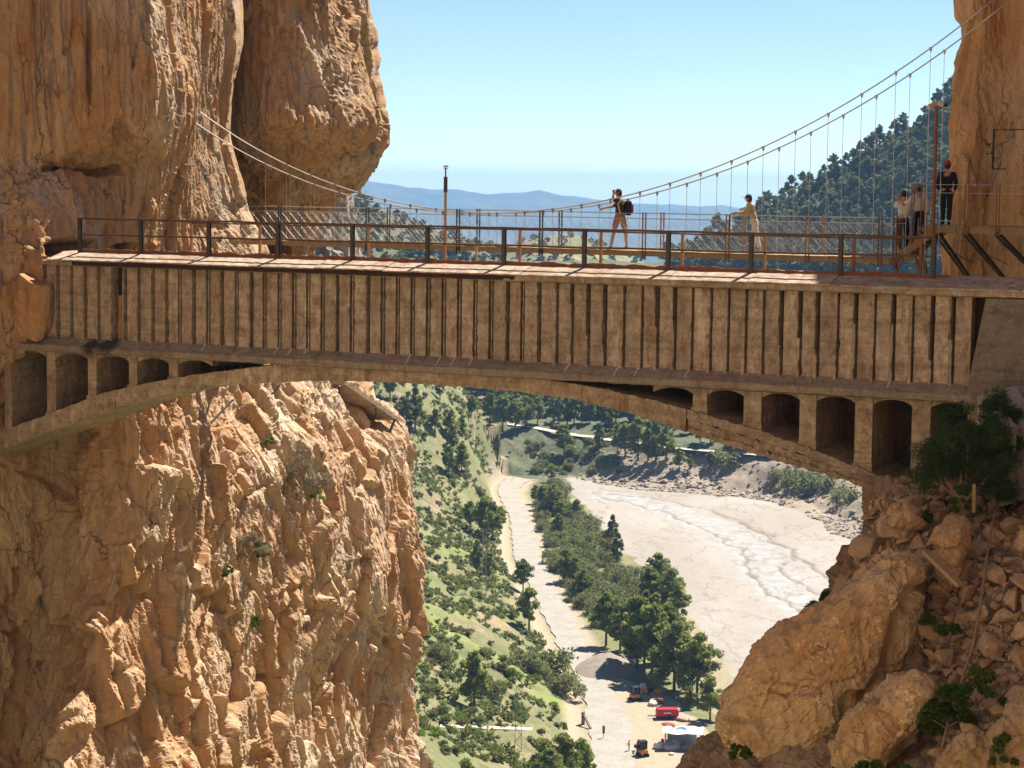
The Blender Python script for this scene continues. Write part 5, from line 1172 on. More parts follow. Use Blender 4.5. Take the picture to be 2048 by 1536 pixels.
def boulder(outline, d, front, back, label, seed, tilt=0.0, crease=None, mat=None, lumps=0.14):
    """closed boulder whose girdle follows an outline; it bulges towards and away from the viewer"""
    O = np.array(outline, float); c = O.mean(0); n = 200
    seg = np.concatenate([[0], np.cumsum(np.hypot(*np.diff(np.vstack([O, O[:1]]), axis=0).T))]); t = np.linspace(0, seg[-1], n, endpoint=False)
    Oc = np.vstack([O, O[:1]]); B = np.stack([np.interp(t, seg, Oc[:, 0]), np.interp(t, seg, Oc[:, 1])], -1)
    for _ in range(6): B = (np.roll(B, 1, 0) + 2 * B + np.roll(B, -1, 0)) / 4
    rings = []
    for ph in np.concatenate([np.linspace(0.02, math.pi / 2, 70), np.linspace(math.pi / 2 + 0.05, math.pi - 0.03, 30)]):
        r = math.sin(ph) ** 0.75; f = math.cos(ph)
        q = c + (B - c) * r
        dep = d - (front if f > 0 else back) * np.sign(f) * abs(f) ** 0.8 + tilt * (q[:, 0] - c[0]) / 100
        rings.append(at(q[:, 0], q[:, 1], dep))
    P = np.array(rings); nr = len(P)
    Pw = np.concatenate([P, P[:, :1]], 1)
    nn = np.cross(np.gradient(Pw, axis=1), np.gradient(Pw, axis=0))[:, :-1]; nn /= np.linalg.norm(nn, axis=-1)[..., None] + 1e-9
    if (nn[5] @ (EYE - P[5].mean(0))).mean() < 0: nn = -nn
    f1, f2, cv, tl = worley(P * 0.9 + seed)
    dd = lumps * (0.8 * fbm(P * 0.7 + seed, 3) + 1.3 * tl + 0.5 * (cv - 0.5)) + 0.05 * worley(P * 2.6 + seed)[3] + 0.03 * worley(P * 6.5 + seed)[3] + 0.03 * fbm(P * 3 + seed, 3) + 0.012 * fbm(P * 10 + seed, 2)
    g1, g2, _, _ = worley(P * np.array([0.5, 0.5, 0.8]) + seed * 2); dd = dd - 0.05 * np.exp(-((g2 - g1) / 0.03) ** 2)
    if crease:
        pxs, pys = proj(P.reshape(-1, 3)); dc = np.abs(pl_dist(pxs, pys, crease)).reshape(P.shape[:2])
        side = pl_dist(pxs, pys, crease).reshape(P.shape[:2])
        dd = dd - 0.32 * np.exp(-(dc / 14) ** 2) * (P[..., 1] < d + 0.3) - 0.22 * (side < 0) * sstep(0, 12, dc) * (1 - sstep(60, 160, dc)) * (P[..., 1] < d + 0.3)
    P = P + nn * dd[..., None]
    a = np.arange(nr * n).reshape(nr, n); b = np.roll(a, -1, 1)
    F = np.stack([a[:-1], b[:-1], b[1:], a[1:]], -1).reshape(-1, 4)
    V = np.concatenate([P.reshape(-1, 3), P[0].mean(0)[None], P[-1].mean(0)[None]]); i0 = len(V) - 2
    F = np.concatenate([F, np.stack([a[0], np.full(n, i0), np.full(n, i0), b[0]], -1)[:, [1, 3, 0, 0]][:0]]) if False else F
    me = mesh_np('boulder', V, F, mat or M['boulder'], False)
    bm = bmesh.new(); bm.from_mesh(me); bm.verts.ensure_lookup_table()
    for row, c_ in ((a[0], i0), (a[-1], i0 + 1)):
        for k in range(n):
            f_ = bm.faces.new((bm.verts[c_], bm.verts[int(row[k])], bm.verts[int(row[(k + 1) % n])])); f_.smooth = False
    bmesh.ops.recalc_face_normals(bm, faces=bm.faces); bm.to_mesh(me); bm.free()
    return link(bpy.data.objects.new('boulder', me), None, label, 'boulder')
boulder([(1438, 1440), (1446, 1395), (1480, 1338), (1560, 1262), (1640, 1205), (1725, 1140), (1800, 1095), (1858, 1120), (1880, 1200), (1872, 1290), (1850, 1400), (1780, 1480), (1700, 1560), (1580, 1610), (1480, 1570), (1452, 1485)], 39.4, 1.5, 2.2,
        'huge rounded ochre boulder with lichen spots and a dark diagonal groove', 3.0, tilt=-0.12, crease=[(1850, 1175), (1800, 1235), (1785, 1290), (1775, 1340), (1735, 1405)])
boulder([(1655, 1490), (1700, 1425), (1780, 1362), (1835, 1345), (1862, 1372), (1858, 1420), (1800, 1500), (1750, 1580), (1690, 1590)], 36.6, 0.75, 1.0, 'sloping slab of pale ochre rock leaning below the huge boulder', 8.0, tilt=-0.2)
boulder([(1880, 1530), (1900, 1470), (1935, 1452), (1975, 1455), (2000, 1480), (2010, 1560), (1960, 1610), (1895, 1610)], 34.6, 0.5, 0.6, 'angular tan rock with flat grey top among green leaves', 12.0, lumps=0.2, mat=M['rubble'])
boulder([(1975, 1470), (2020, 1405), (2090, 1370), (2150, 1450), (2150, 1620), (2030, 1640), (2000, 1560)], 34.4, 0.7, 1.0, 'large grey brown rock face beside the dry cane', 15.0, mat=M['rubble'])
boulder([(1378, 1560), (1400, 1520), (1450, 1497), (1520, 1500), (1560, 1530), (1560, 1600), (1400, 1610)], 40.6, 0.5, 0.8, 'low split rock below the tip of the huge boulder', 18.0)
boulder([(1855, 1105), (1880, 1060), (1925, 1050), (1940, 1085), (1930, 1150), (1905, 1180), (1880, 1165)], 39.4, 0.55, 0.6, 'large pitted block wedged above the leaning plank', 22.0, mat=M['rubble'])
boulder([(1768, 1060), (1780, 1020), (1815, 1005), (1840, 1020), (1845, 1050), (1820, 1068)], 41.6, 0.4, 0.5, 'rounded block of ochre rock under the arch foot', 25.0, mat=M['rubble'])
boulder([(1862, 895), (1880, 878), (1905, 880), (1915, 895), (1908, 915), (1870, 912)], 43.6, 0.25, 0.4, 'smooth pale stone lying in the bridge opening', 26.0, mat=M['rubble'], lumps=0.05)
MB().bar(at(1852, 1104, 38.6), at(1922, 1172, 37.9), 0.16, 0.07).obj('plank', M['wood'], label='short weathered plank leaning in the rubble', cat='plank')
MB().bar(at(1947, 1025, 40.6), at(1948, 968, 40.6), 0.055, 0.05).obj('stake', M['wood'], label='short upright wooden stake among the plants', cat='stake')
cane = [(2016, 920), (2000, 985), (1985, 1050), (1972, 1120), (1962, 1200), (1945, 1290), (1925, 1360), (1905, 1420), (1885, 1490), (1866, 1560)]
MB().tube([at(x + rs.uniform(-2, 2), y, on_rubble(x, y)[1] - 0.35) for x, y in cane], np.linspace(0.018, 0.035, len(cane)), 7).obj('dry_cane', M['twig'], smooth=True, label='long thin dry cane lying down the rubble slope', cat='branch')
# gravel ledge with a low broken wall
led = MB(); le = [(1955, 792), (1985, 782), (2030, 772), (2120, 768)]
for (a, b), (c, d_) in zip(le[:-1], le[1:]):
    p, q = at(a, b, 44.0), at(c, d_, 43.6); f = lambda v, dy, dz: (v[0], v[1] + dy, v[2] + dz)
    led.add([p, q, f(q, -2.2, -0.5), f(p, -2.2, -0.5), f(p, 0, -2), f(q, 0, -2), f(q, -2.2, -2), f(p, -2.2, -2)], [(0, 1, 2, 3), (7, 6, 5, 4), (0, 4, 5, 1), (1, 5, 6, 2), (2, 6, 7, 3), (3, 7, 4, 0)])
led.obj('gravel_ledge', M['gravel'], kind='structure', label='grey gravel ledge beside the abutment')
lw = empty('low_wall', at(2020, 880, 42.0), 'low broken concrete wall edging the gravel ledge', 'wall')
for a, b, d0, d1 in ((1986, 2016, 42.2, 41.9), (2017.5, 2060, 41.9, 41.5), (2062, 2120, 41.5, 41)):
    y0 = 830 + (a - 1986) * 0.42; y1 = 830 + (b - 1986) * 0.42
    p, q = at(a, y0, d0), at(b, y1, d1); h = np.array([0, 0, -0.42]); k = np.array([0.1, 0.28, 0])
    MB().add([p, q, q + k, p + k, p + h, q + h, q + k + h, p + k + h], [(0, 1, 2, 3), (7, 6, 5, 4), (0, 4, 5, 1), (1, 5, 6, 2), (2, 6, 7, 3), (3, 7, 4, 0)]).obj('wall_block', M['beam'], lw, bevel=0.02)

# leaves: many small faces in clumps
def leaf_cloud(centers, radii, per, size, r, aspect=2.2, flat=0.8, droop=0.0):
    V = []; 
    for c, R in zip(centers, radii):
        n = int(per * max(R / np.mean(radii), 0.3) ** 1.5)
        d = r.normal(size=(n, 3)); d /= np.linalg.norm(d, axis=1)[:, None]; p = np.asarray(c) + d * (R * r.random((n, 1)) ** 0.45) * np.array([1, 1, flat])
        t = d * 0.6 + r.normal(size=(n, 3)) * 0.8 + np.array([0, 0, 0.3 - droop]); t /= np.linalg.norm(t, axis=1)[:, None]
        w = np.cross(t, r.normal(size=(n, 3))); w /= np.linalg.norm(w, axis=1)[:, None] + 1e-9
        s_ = size * r.uniform(0.6, 1.3, (n, 1)); a = t * s_ * aspect / 2; b = w * s_ / 2
        V.append(np.stack([p - a, p + b * 0.9, p + a, p - b * 0.9], 1))
    V = np.concatenate(V).reshape(-1, 3); return V, np.arange(len(V)).reshape(-1, 4)
def plant(name, label, cat, P, W_, H_, D_, mat, clumps, per, size, seed, stems=6, group=None, aspect=2.5, droop=0.0):
    """leafy bush; P: foot point"""
    r = np.random.default_rng(seed); P = np.array(P, float)
    e = empty(name, P, label, cat, group)
    C = np.stack([r.uniform(-0.5, 0.5, clumps) * W_, r.uniform(-0.5, 0.5, clumps) * D_, H_ * (0.15 + 0.8 * r.random(clumps))], -1)
    C[:, 2] *= 1 - 0.55 * (2 * np.abs(C[:, 0]) / W_) ** 2
    C[:, 2] = np.maximum(C[:, 2], 0.06 * H_)
    R = r.uniform(0.10, 0.2, clumps) * (W_ + H_) / 2
    V, F = leaf_cloud(C + P, R, per, size, r, aspect, droop=droop)
    o = link(bpy.data.objects.new('foliage', mesh_np('foliage', V, F, mat, False)), e); o.matrix_parent_inverse = parent_inv(e)
    m = MB()
    for k in range(stems):
        c = C[k % clumps] + P; mid = (c + P) / 2 + r.normal(size=3) * 0.04 * H_
        m.tube([P + r.normal(size=3) * 0.02, mid, c], [0.012 * H_ + 0.004, 0.008 * H_ + 0.003, 0.003], 5)
    m.obj('stems', M['twig'], e)
    return e
plant('bush', 'dark feathery green bush spilling below the right bridge end', 'bush', at(1925, 1005, 41.6), 1.75, 2.0, 1.1, M['fennel'], 60, 330, 0.022, 1, 14, aspect=5.0)
plant('bush', 'green feathery bush climbing beside the low concrete wall', 'bush', at(1985, 930, 41.9), 1.3, 1.45, 0.8, M['fennel2'], 40, 280, 0.022, 2, 10, aspect=5.0)
plant('bush', 'yellowish green weed hanging under the feathery bush', 'bush', at(1925, 1035, 41.0), 0.45, 0.75, 0.3, M['herb'], 16, 180, 0.02, 3)
plant('bush', 'dark rounded bush at the top edge of the huge boulder', 'bush', at(1652, 1228, 41.6), 0.75, 0.45, 0.5, M['fennel'], 18, 260, 0.025, 4)
plant('bush', 'small dry shrub on the shoulder of the huge boulder', 'bush', at(1524, 1312, 40.2), 0.4, 0.26, 0.3, M['greybush'], 12, 110, 0.02, 5)
for i, (x, y, w, h, lab) in enumerate(((1895, 1455, 0.95, 0.75, 'broad leaved green plant between slab and dry cane'), (1960, 1420, 0.85, 0.7, 'green leafy plant at the foot of the stacked stones'), (2000, 1530, 0.4, 0.55, 'small broad leaved plant growing out of the corner rock'), (1900, 1270, 0.45, 0.2, 'low grey green cushion plant between stones'), (1860, 1470, 0.5, 0.4, 'green plant beside the sloping slab'), (1765, 1560, 0.9, 0.42, 'green weeds under the sloping slab'), (1690, 1560, 0.6, 0.3, 'green weeds under the tip of the huge boulder'), (1480, 1515, 0.35, 0.25, 'small green tuft on the low split rock'), (1850, 1045, 0.3, 0.25, 'small green tuft among the blocks under the arch'), (1855, 1250, 0.3, 0.2, 'small green tuft on the right shoulder of the huge boulder'))):
    q = on_rubble(x, y); plant('plant', lab, 'plant', at(x, y, q[1] - 0.5), w, h, 0.4, M['herb'], 16, 110, 0.045, 30 + i, 5, aspect=1.8)
# plants on the sunlit wall
gw = bpy.data.objects['gorge_wall']; _n = len(gw.data.vertices); _v = np.zeros(_n * 3, np.float32); gw.data.vertices.foreach_get('co', _v); GW2, GWV = px_index(_v.reshape(-1, 3).astype(float))
def on_wall(px, py):
    d = (GW2[:, 0] - px) ** 2 + (GW2[:, 1] - py) ** 2; m = np.where(d < d.min() + 40)[0]; return GWV[m[np.argmin(GWV[m, 1])]]
for i, (x, y, w, h, mt, lab) in enumerate(((612, 985, 1.3, 1.9, 'greybush', 'tall dry grey shrub on the sunlit gorge wall'), (500, 1120, 1.0, 0.9, 'greybush', 'dry grey tuft halfway down the sunlit gorge wall'), (525, 1110, 0.4, 0.5, 'herb', 'green tuft beside the dry one on the gorge wall'), (628, 1000, 0.4, 0.5, 'shrub2', 'bright green tuft below the tall dry shrub'), (535, 885, 0.35, 0.25, 'shrub', 'small green shrub under the shadow edge of the gorge wall'), (455, 1150, 0.25, 0.3, 'herb', 'small green tuft in the crack of the gorge wall'), (510, 1250, 0.2, 0.35, 'herb', 'narrow green tuft low on the gorge wall'))):
    q = on_wall(x, y); plant('shrub', lab, 'shrub', q + np.array([0.1, -0.15, 0]), w, h, 0.7, M[mt], 22, 170 if mt == 'greybush' else 90, 0.022 if mt == 'greybush' else 0.035, 60 + i, 12, aspect=5 if mt == 'greybush' else 2)
# remains of the old walkway
ow = empty('old_walkway', at(745, 800, 77), 'broken remains of the old concrete walkway on the gorge wall', 'walkway')
p0, p1 = at(690, 760, 76), at(795, 833, 80); k = np.array([-1.15, 0.15, 0.0])
MB().add([p0, p1, p1 + k, p0 + k, p0 - [0, 0, 0.16], p1 - [0, 0, 0.16], p1 + k - [0, 0, 0.16], p0 + k - [0, 0, 0.16]], [(0, 1, 2, 3), (7, 6, 5, 4), (0, 4, 5, 1), (1, 5, 6, 2), (2, 6, 7, 3), (3, 7, 4, 0)]).obj('slab', M['beam'], ow)
for a, b in (((790, 838, 79.6), (755, 925, 78.5)), ((680, 772, 75.8), (668, 830, 76.4)), ((752, 815, 78), (752, 835, 78))): MB().bar(at(*a), at(*b), 0.07).obj('strut', M['steel'], ow)
for a, b in (((560, 770, 71), (520, 815, 71)), ((420, 805, 64.5), (400, 870, 63.6)), ((465, 800, 66), (418, 850, 64.4))): MB().bar(at(*a), at(*b), 0.05).obj('strut', M['steel'], ow)

# ------------------------------------------------------------------ trees and shrubs of the valley (built once per kind, then copied)
def pine_proto(name, seed, h, w, mat, clumps, per, leaf, trunk_frac=0.28, conic=0.0):
    r = np.random.default_rng(seed); e = bpy.data.objects.new(name, None); COL.objects.link(e); e['category'] = 'tree'
    C = []; R = []
    for k in range(clumps):
        t = r.random() ** 0.8; z = h * (trunk_frac + (0.96 - trunk_frac) * t)
        prof = (math.sin(math.pi * min(0.98, 0.18 + 0.82 * t)) ** 0.7) * (1 - conic * t)
        a = r.uniform(0, 2 * math.pi); rad = w / 2 * prof * math.sqrt(r.random()) * r.uniform(0.75, 1.15)
        C.append((rad * math.cos(a), rad * math.sin(a), z)); R.append(r.uniform(0.10, 0.19) * w * (0.6 + 0.5 * prof))
    V, F = leaf_cloud(C, R, per, leaf, r, 1.9, 0.7)
    cr = link(bpy.data.objects.new('crown', mesh_np('crown', V, F, mat, False)), e)
    m = MB(); bend = r.normal(size=2) * 0.03 * h
    tp = [(bend[0] * t * t, bend[1] * t * t, h * t) for t in np.linspace(0, 0.9, 7)]
    m.tube(tp, np.linspace(0.024 * h, 0.006 * h, 7), 7)
    for k in range(0, clumps, 3):
        c = np.array(C[k]); t = max(0.15, min(0.85, c[2] / h - 0.1)); b = np.array((bend[0] * t * t, bend[1] * t * t, h * t))
        m.tube([b, (b + c) / 2 + [0, 0, -0.02 * h], c], [0.008 * h, 0.006 * h, 0.003 * h], 5, caps=False)
    tk = link(bpy.data.objects.new('trunk', m.mesh('trunk', M['bark'], True)), e)
    return e
def shrub_proto(name, seed, w, h, mat, clumps, per, leaf):
    r = np.random.default_rng(seed)
    C = [(r.uniform(-0.36, 0.36) * w, r.uniform(-0.36, 0.36) * w, h * r.uniform(0.15, 0.7)) for _ in range(clumps)]
    V, F = leaf_cloud(C, r.uniform(0.16, 0.28, clumps) * w, per, leaf, r, 1.8, 0.8)
    me = mesh_np(name, V, F, mat, False); o = bpy.data.objects.new(name, me); COL.objects.link(o); o['category'] = 'shrub'; return o
pines = [pine_proto('pine_tree', 200 + k, 10, (5.2, 6.2, 4.6, 5.6, 6.6, 4.2)[k], M['pine'] if k % 3 else M['pine2'], 46, 70, 0.36, (0.25, 0.32, 0.2, 0.3, 0.18, 0.15)[k], (0.1, 0.0, 0.35, 0.1, 0.05, 0.5)[k]) for k in range(6)]
forest = [pine_proto('forest_tree', 230 + k, 8, (5.6, 6.4, 5.0, 6.0)[k], M['forest'], 26, 46, 0.50, 0.12, 0.15) for k in range(4)]
holm = [pine_proto('round_tree', 250 + k, 6, (6.4, 7.2)[k], M['forest2'], 28, 46, 0.5, 0.10, 0.0) for k in range(2)]
shrubs = [shrub_proto('shrub', 260 + k, 1.6, 1.1, M['shrub'], 9, 34, 0.17) for k in range(4)]
shrubsb = [shrub_proto('shrub', 270 + k, 2.2, 1.6, M['shrub2'], 12, 40, 0.19) for k in range(2)]
bushes = [shrub_proto('bush', 280 + k, 4.5, 3.2, M['greygreen'], 20, 60, 0.26) for k in range(3)]
protos = pines + forest + holm + shrubs + shrubsb + bushes
used = set()
def put(proto, P, h_scale, label, group, w_scale=None, sink=0.15):
    global used
    sc = (w_scale or h_scale, w_scale or h_scale, h_scale); loc = (P[0], P[1], P[2] - sink); rz = rs.uniform(0, 6.28)
    if id(proto) not in used:
        used.add(id(proto)); proto.location = [float(v) for v in loc]; proto.rotation_euler = (0, 0, rz); proto.scale = sc; proto['label'] = label; proto['group'] = group; return proto
    return copy_tree(proto, loc, rz, sc, None, label, group)
def tree_px(proto, px, py, hp, label, group, base_h, wp=None):
    P = hit(px, py)
    if P is None: return
    hm = hp / FPX * P[1] * 1.02
    return put(proto, P, hm / base_h, label, group, (wp or hm / base_h))
rs = random.Random(21)
ROADPINES = [(1212, 1293, 112), (1274, 1339, 155), (1304, 1359, 160), (1322, 1368, 130), (1348, 1385, 150), (1394, 1398, 138), (1288, 1346, 140), (1260, 1320, 125), (1336, 1352, 150), (1366, 1380, 120), (1310, 1330, 150), (1290, 1305, 130), (1240, 1302, 100)]
for x, y, h in ROADPINES: tree_px(rs.choice(pines), x, y, h, 'tall green pine in the row beside the work yard', 'pines in the row beside the work yard', 10)
for x, y, h in [(1420, 1441, 92), (1380, 1418, 50)]: tree_px(pines[0], x, y, h, 'slender pine at the yard edge next to the huge boulder', 'pines at the yard edge', 10)
for x, y, h, p in [(1317, 1215, 112, 4), (1340, 1232, 100, 4), (1300, 1225, 95, 1), (1355, 1250, 90, 0)]: tree_px(pines[p], x, y, h, 'broad dark tree on the riverbed edge behind the pine row', 'broad trees on the riverbed edge', 10, None)
for x, y, h in [(1235, 1129, 66), (1225, 1085, 58)]: tree_px(pines[2], x, y, h, 'dark conical tree standing out against the pale riverbed', 'dark trees against the riverbed', 10)
for x, y, h in [(1130, 1165, 72), (1150, 1170, 60), (1107, 1030, 64), (1085, 1020, 52), (1071, 1008, 40), (1102, 965, 40), (1153, 1040, 44), (1120, 1045, 48), (1118, 1075, 50), (1165, 1200, 66)]:
    tree_px(rs.choice(pines[3:5]), x, y, h, 'bushy pine between the road and the riverbed', 'bushy pines between road and riverbed', 10)
for x, y, h in [(1046, 1185, 70), (1058, 1262, 92), (979, 1163, 62), (954, 1153, 76), (969, 1082, 92), (985, 1080, 80), (1000, 1060, 50), (923, 945, 62), (897, 950, 60), (905, 905, 55), (948, 1415, 120), (940, 1060, 60)]:
    tree_px(rs.choice(pines[:4]), x, y, h, 'green pine on the scrubby slope left of the road', 'pines on the slope left of the road', 10)
for x, y, h in [(830, 858, 86), (806, 850, 60), (943, 835, 46), (902, 880, 64), (780, 800, 60), (880, 800, 50), (870, 865, 50), (925, 870, 42)]:
    tree_px(rs.choice(pines), x, y, h, 'green pine on the upper hillside seen under the arch crown', 'pines on the upper hillside under the arch', 10)
for x, y, h in [(1122, 1590, 130), (1085, 1580, 110), (1160, 1580, 110), (1100, 1610, 120), (930, 1600, 90), (1010, 1610, 70)]:
    tree_px(rs.choice(pines[3:5]), x, y, h, 'leafy green tree top at the foot of the slope', 'tree tops at the foot of the slope', 10)
for x, y, h, w in [(1051, 1336, 36, 1), (1075, 1350, 30, 1), (877, 1320, 34, 1), (1128, 1392, 46, 1), (1105, 1345, 44, 1), (905, 1465, 30, 1), (975, 1395, 34, 1), (1030, 1400, 26, 1)]:
    P = hit(x, y); put(rs.choice(bushes if rs.random() < 0.5 else shrubsb), P, h / FPX * P[1] / 2.4, 'large rounded bush on the slope left of the road', 'large bushes on the slope left of the road')
THK = [(1075, 985), (1110, 970), (1160, 1025), (1212, 1088), (1258, 1140), (1335, 1212), (1290, 1268), (1200, 1262), (1128, 1175), (1092, 1090), (1066, 1020)]
n = 0; pts = []
for k in range(4000):
    x, y = rs.uniform(1060, 1340), rs.uniform(970, 1270)
    if n >= 120 or not in_poly(np.array([x]), np.array([y]), THK)[0] or any((x - a) ** 2 + (y - b) ** 2 < 8.5 ** 2 for a, b in pts): continue
    pts.append((x, y)); n += 1
    P = hit(x, y); put(rs.choice(bushes), P, rs.uniform(0.6, 1.25), 'grey green bush in the thicket between road and riverbed', 'bushes in the thicket beside the riverbed')
for k in range(60):
    x, y = rs.uniform(1000, 1240), rs.uniform(872, 955); P = hit(x, y)
    if P is not None and not in_poly(np.array([P[0]]), np.array([P[1]]), RIVER)[0] and pl_dist(np.array([P[0]]), np.array([P[1]]), BASE_L)[0] < -7: put(rs.choice(bushes), P, rs.uniform(0.4, 0.8), 'low bush on the stony far bank behind the road bend', 'low bushes on the far bank')
FB = [(1005, 863, 76), (1030, 866, 70), (1051, 858, 68), (1128, 914, 68), (1199, 898, 52), (1250, 914, 70), (1276, 919, 88), (1296, 922, 82), (1312, 919, 88), (1332, 921, 74), (1117, 850, 62), (1148, 848, 58), (1210, 850, 52), (1358, 942, 48), (1380, 945, 36), (1235, 905, 60), (1180, 846, 46), (1075, 850, 56), (1260, 860, 62), (980, 850, 66), (1420, 935, 34)]
for x, y, h in FB: tree_px(rs.choice(pines), x, y, h, 'dark pine on the far bank above the riverbed', 'pines on the far bank', 10)
for x, y, h in [(1452, 935, 40), (1600, 985, 50), (1640, 985, 44), (1560, 965, 34), (1690, 1010, 40)]:
    P = hit(x, y); put(bushes[2], P, h / FPX * P[1] / 3.0, 'pale leafless looking shrub on the far bank under the arch', 'pale shrubs on the far bank')
for k in range(150):
    x = rs.uniform(940, 1680); y = 785 + (x - 960) * 0.13 + rs.uniform(-25, 45)
    P = hit(x, y)
    if P is not None and P[1] > 560: put(rs.choice(pines), P, rs.uniform(0.65, 1.0), 'pine in the dark wood behind the far bank', 'trees of the wood behind the far bank')
n = 0; tries = 0; pts = []
while n < 290 and tries < 6000:
    tries += 1; x, y = rs.uniform(1330, 1925), rs.uniform(165, 560)
    P = hit(x, y)
    if P is None or P[1] > 830 or P[0] < 42 or P[1] < 640: continue
    if any((x - a) ** 2 + (y - b) ** 2 < (13.8 if x > 1560 else 11.5) ** 2 for a, b in pts): continue
    pts.append((x, y)); n += 1
    put(rs.choice(forest), P, rs.uniform(0.75, 1.2), 'grey green pine of the dense forest on the steep right hill', 'pines of the forest on the right hill', None, 0.3)
n = 0; pts = []; tries = 0
while n < 70 and tries < 3000:
    tries += 1; x, y = rs.uniform(690, 1010), rs.uniform(385, 545); P = hit(x, y)
    if P is None or P[1] > 850 or P[1] < 560 or any((x - a) ** 2 + (y - b) ** 2 < 17 ** 2 for a, b in pts): continue
    pts.append((x, y)); n += 1
    put(rs.choice(holm), P, rs.uniform(0.45, 0.85), 'round holm oak scattered on the green hill behind the bridge', 'round oaks on the hill behind the bridge', None, 0.3)
n = 0; tries = 0
while n < 90 and tries < 4000:
    tries += 1; x, y = rs.uniform(1000, 1350), rs.uniform(455, 550); P = hit(x, y, 900.0, 1400.0)
    if P is None or P[1] > 1300 or P[1] < 1050: continue
    n += 1; put(rs.choice(holm), P, rs.uniform(0.4, 0.75), 'small scrub oak on the rounded hill beyond the gorge', 'scrub oaks on the rounded hill', None, 0.3)
n = 0; tries = 0
while n < 290 and tries < 5000:
    tries += 1
    if rs.random() < 0.3: x, y = rs.uniform(740, 1005), rs.uniform(765, 960)
    else: x, y = rs.uniform(835, 1150), rs.uniform(950, 1536)
    P = hit(x, y)
    if P is None: continue
    if pl_dist(np.array([P[0]]), np.array([P[1]]), BASE_L)[0] < 1.5: continue
    n += 1
    if rs.random() < 0.15: put(rs.choice(shrubsb), P, rs.uniform(0.4, 1.0), 'bright green shrub on the slope left of the road', 'bright shrubs on the left slope', None, 0.1)
    else: put(rs.choice(shrubs), P, rs.uniform(0.5, 1.6), 'dull green cushion shrub on the slope left of the road', 'cushion shrubs on the left slope', None, 0.1)
for p in protos:
    if id(p) not in used:
        for c in list(p.children): bpy.data.objects.remove(c)
        bpy.data.objects.remove(p)
def scatter_stuff(name, protos_me, pts, label):
    V = []; F = []; off = 0
    for (P, sc, rz, i) in pts:
        v, f = protos_me[i]; c, s_ = math.cos(rz), math.sin(rz)
        w = v * sc; V.append(np.stack([w[:, 0] * c - w[:, 1] * s_ + P[0], w[:, 0] * s_ + w[:, 1] * c + P[1], w[:, 2] + P[2]], -1)); F.append(f + off); off += len(v)
    return np.concatenate(V), np.concatenate(F)
pr = []
for k in range(6):
    r = np.random.default_rng(600 + k); C = [(r.uniform(-0.3, 0.3), r.uniform(-0.3, 0.3), r.uniform(0.1, 0.35)) for _ in range(5)]
    pr.append(leaf_cloud(C, [0.26] * 5, 6, 0.24, r, 1.7, 0.8))
pts = []
rg = np.random.default_rng(77)
Yc = rg.uniform(255, 640, 26000); Xc = rg.uniform(-75, 16, 26000)
pxc, pyc = proj(np.stack([Xc, Yc, np.full_like(Xc, 5.0)], -1))
ok = (pl_dist(Xc, Yc, BASE_L) > 0.8) & (pxc > 700) & (pxc < 1210) & (perlin(np.stack([Xc * 0.13, Yc * 0.09, np.full_like(Xc, 3.3)], -1)) > -0.12)
Xc, Yc = Xc[ok][:4600], Yc[ok][:4600]; Zc = ground_z(Xc, Yc)
pts = [((x, y, z), 0.5 + 1.5 * rg.random() ** 1.6, rg.uniform(0, 6), int(rg.integers(6))) for x, y, z in zip(Xc, Yc, Zc)]
V, F = scatter_stuff('scrub', pr, pts, '')
link(bpy.data.objects.new('scrub_cover', mesh_np('scrub_cover', V, F, M['shrub'], False)), None, 'low scrub covering the slope left of the road', 'scrub', None, 'stuff')
# loose stones of the far bank
bm_ = [rock_mesh('bank_stone', 400 + k, M['far_rock'], 11, 0.8, cheap=True) for k in range(5)]
bank = bpy.data.objects['valley_ground']; n = 0; tries = 0
while n < 290 and tries < 6000:
    tries += 1; x, y = rs.uniform(1010, 1740), rs.uniform(880, 1120); P = hit(x, y)
    if P is None: continue
    X_, Y_ = np.array([P[0]]), np.array([P[1]])
    if in_poly(X_, Y_, RIVER)[0] or abs(pl_dist(X_, Y_, RIV_BACK)[0]) > 20 or pl_dist(X_, Y_, BASE_L)[0] > -1: continue
    w = rs.uniform(0.9, 2.6); n += 1
    o = bpy.data.objects.new('bank_stone', rs.choice(bm_)); link(o, bank); o.location = P; o.scale = (w, w * 0.9, w * 0.75); o.rotation_euler = (rs.uniform(-0.5, 0.5), rs.uniform(-0.5, 0.5), rs.uniform(0, 6))

pts = []; pr = []
for me in bm_:
    me2 = me.copy(); v = np.array([x.co[:] for x in me2.vertices]); me2.calc_loop_triangles(); f = np.array([t.vertices[:] for t in me2.loop_triangles]); pr.append((v * [1, 0.9, 0.75], f))
Yc = rg.uniform(420, 640, 24000); Xc = rg.uniform(-6, 110, 24000); xr, yr = warp(Xc, Yc)
dbc = np.abs(pl_dist(xr, yr, RIV_BACK))
ok = ~in_poly(xr, yr, RIVER) & (pl_dist(Xc, Yc, BASE_L) < -2) & (dbc < 24) & (np.abs(pl_dist(xr, yr, RIV_FRONT)) > dbc) & (perlin(np.stack([Xc * 0.05, Yc * 0.05, np.full_like(Xc, 9.0)], -1)) > -0.2)
Xc, Yc, dbc = Xc[ok][:2200], Yc[ok][:2200], dbc[ok][:2200]; Zc = ground_z(Xc, Yc)
pts = [((x, y, z), rg.uniform(0.6, 2.4) * (1.2 if q < 10 else 0.8), rg.uniform(0, 6), int(rg.integers(5))) for x, y, z, q in zip(Xc, Yc, Zc, dbc)]
V, F = scatter_stuff('bank_rubble', pr, pts, '')
link(bpy.data.objects.new('bank_rubble', mesh_np('bank_rubble', V, F, M['far_rock'], False)), None, 'loose rubble on the far riverbank', 'rubble', None, 'stuff')
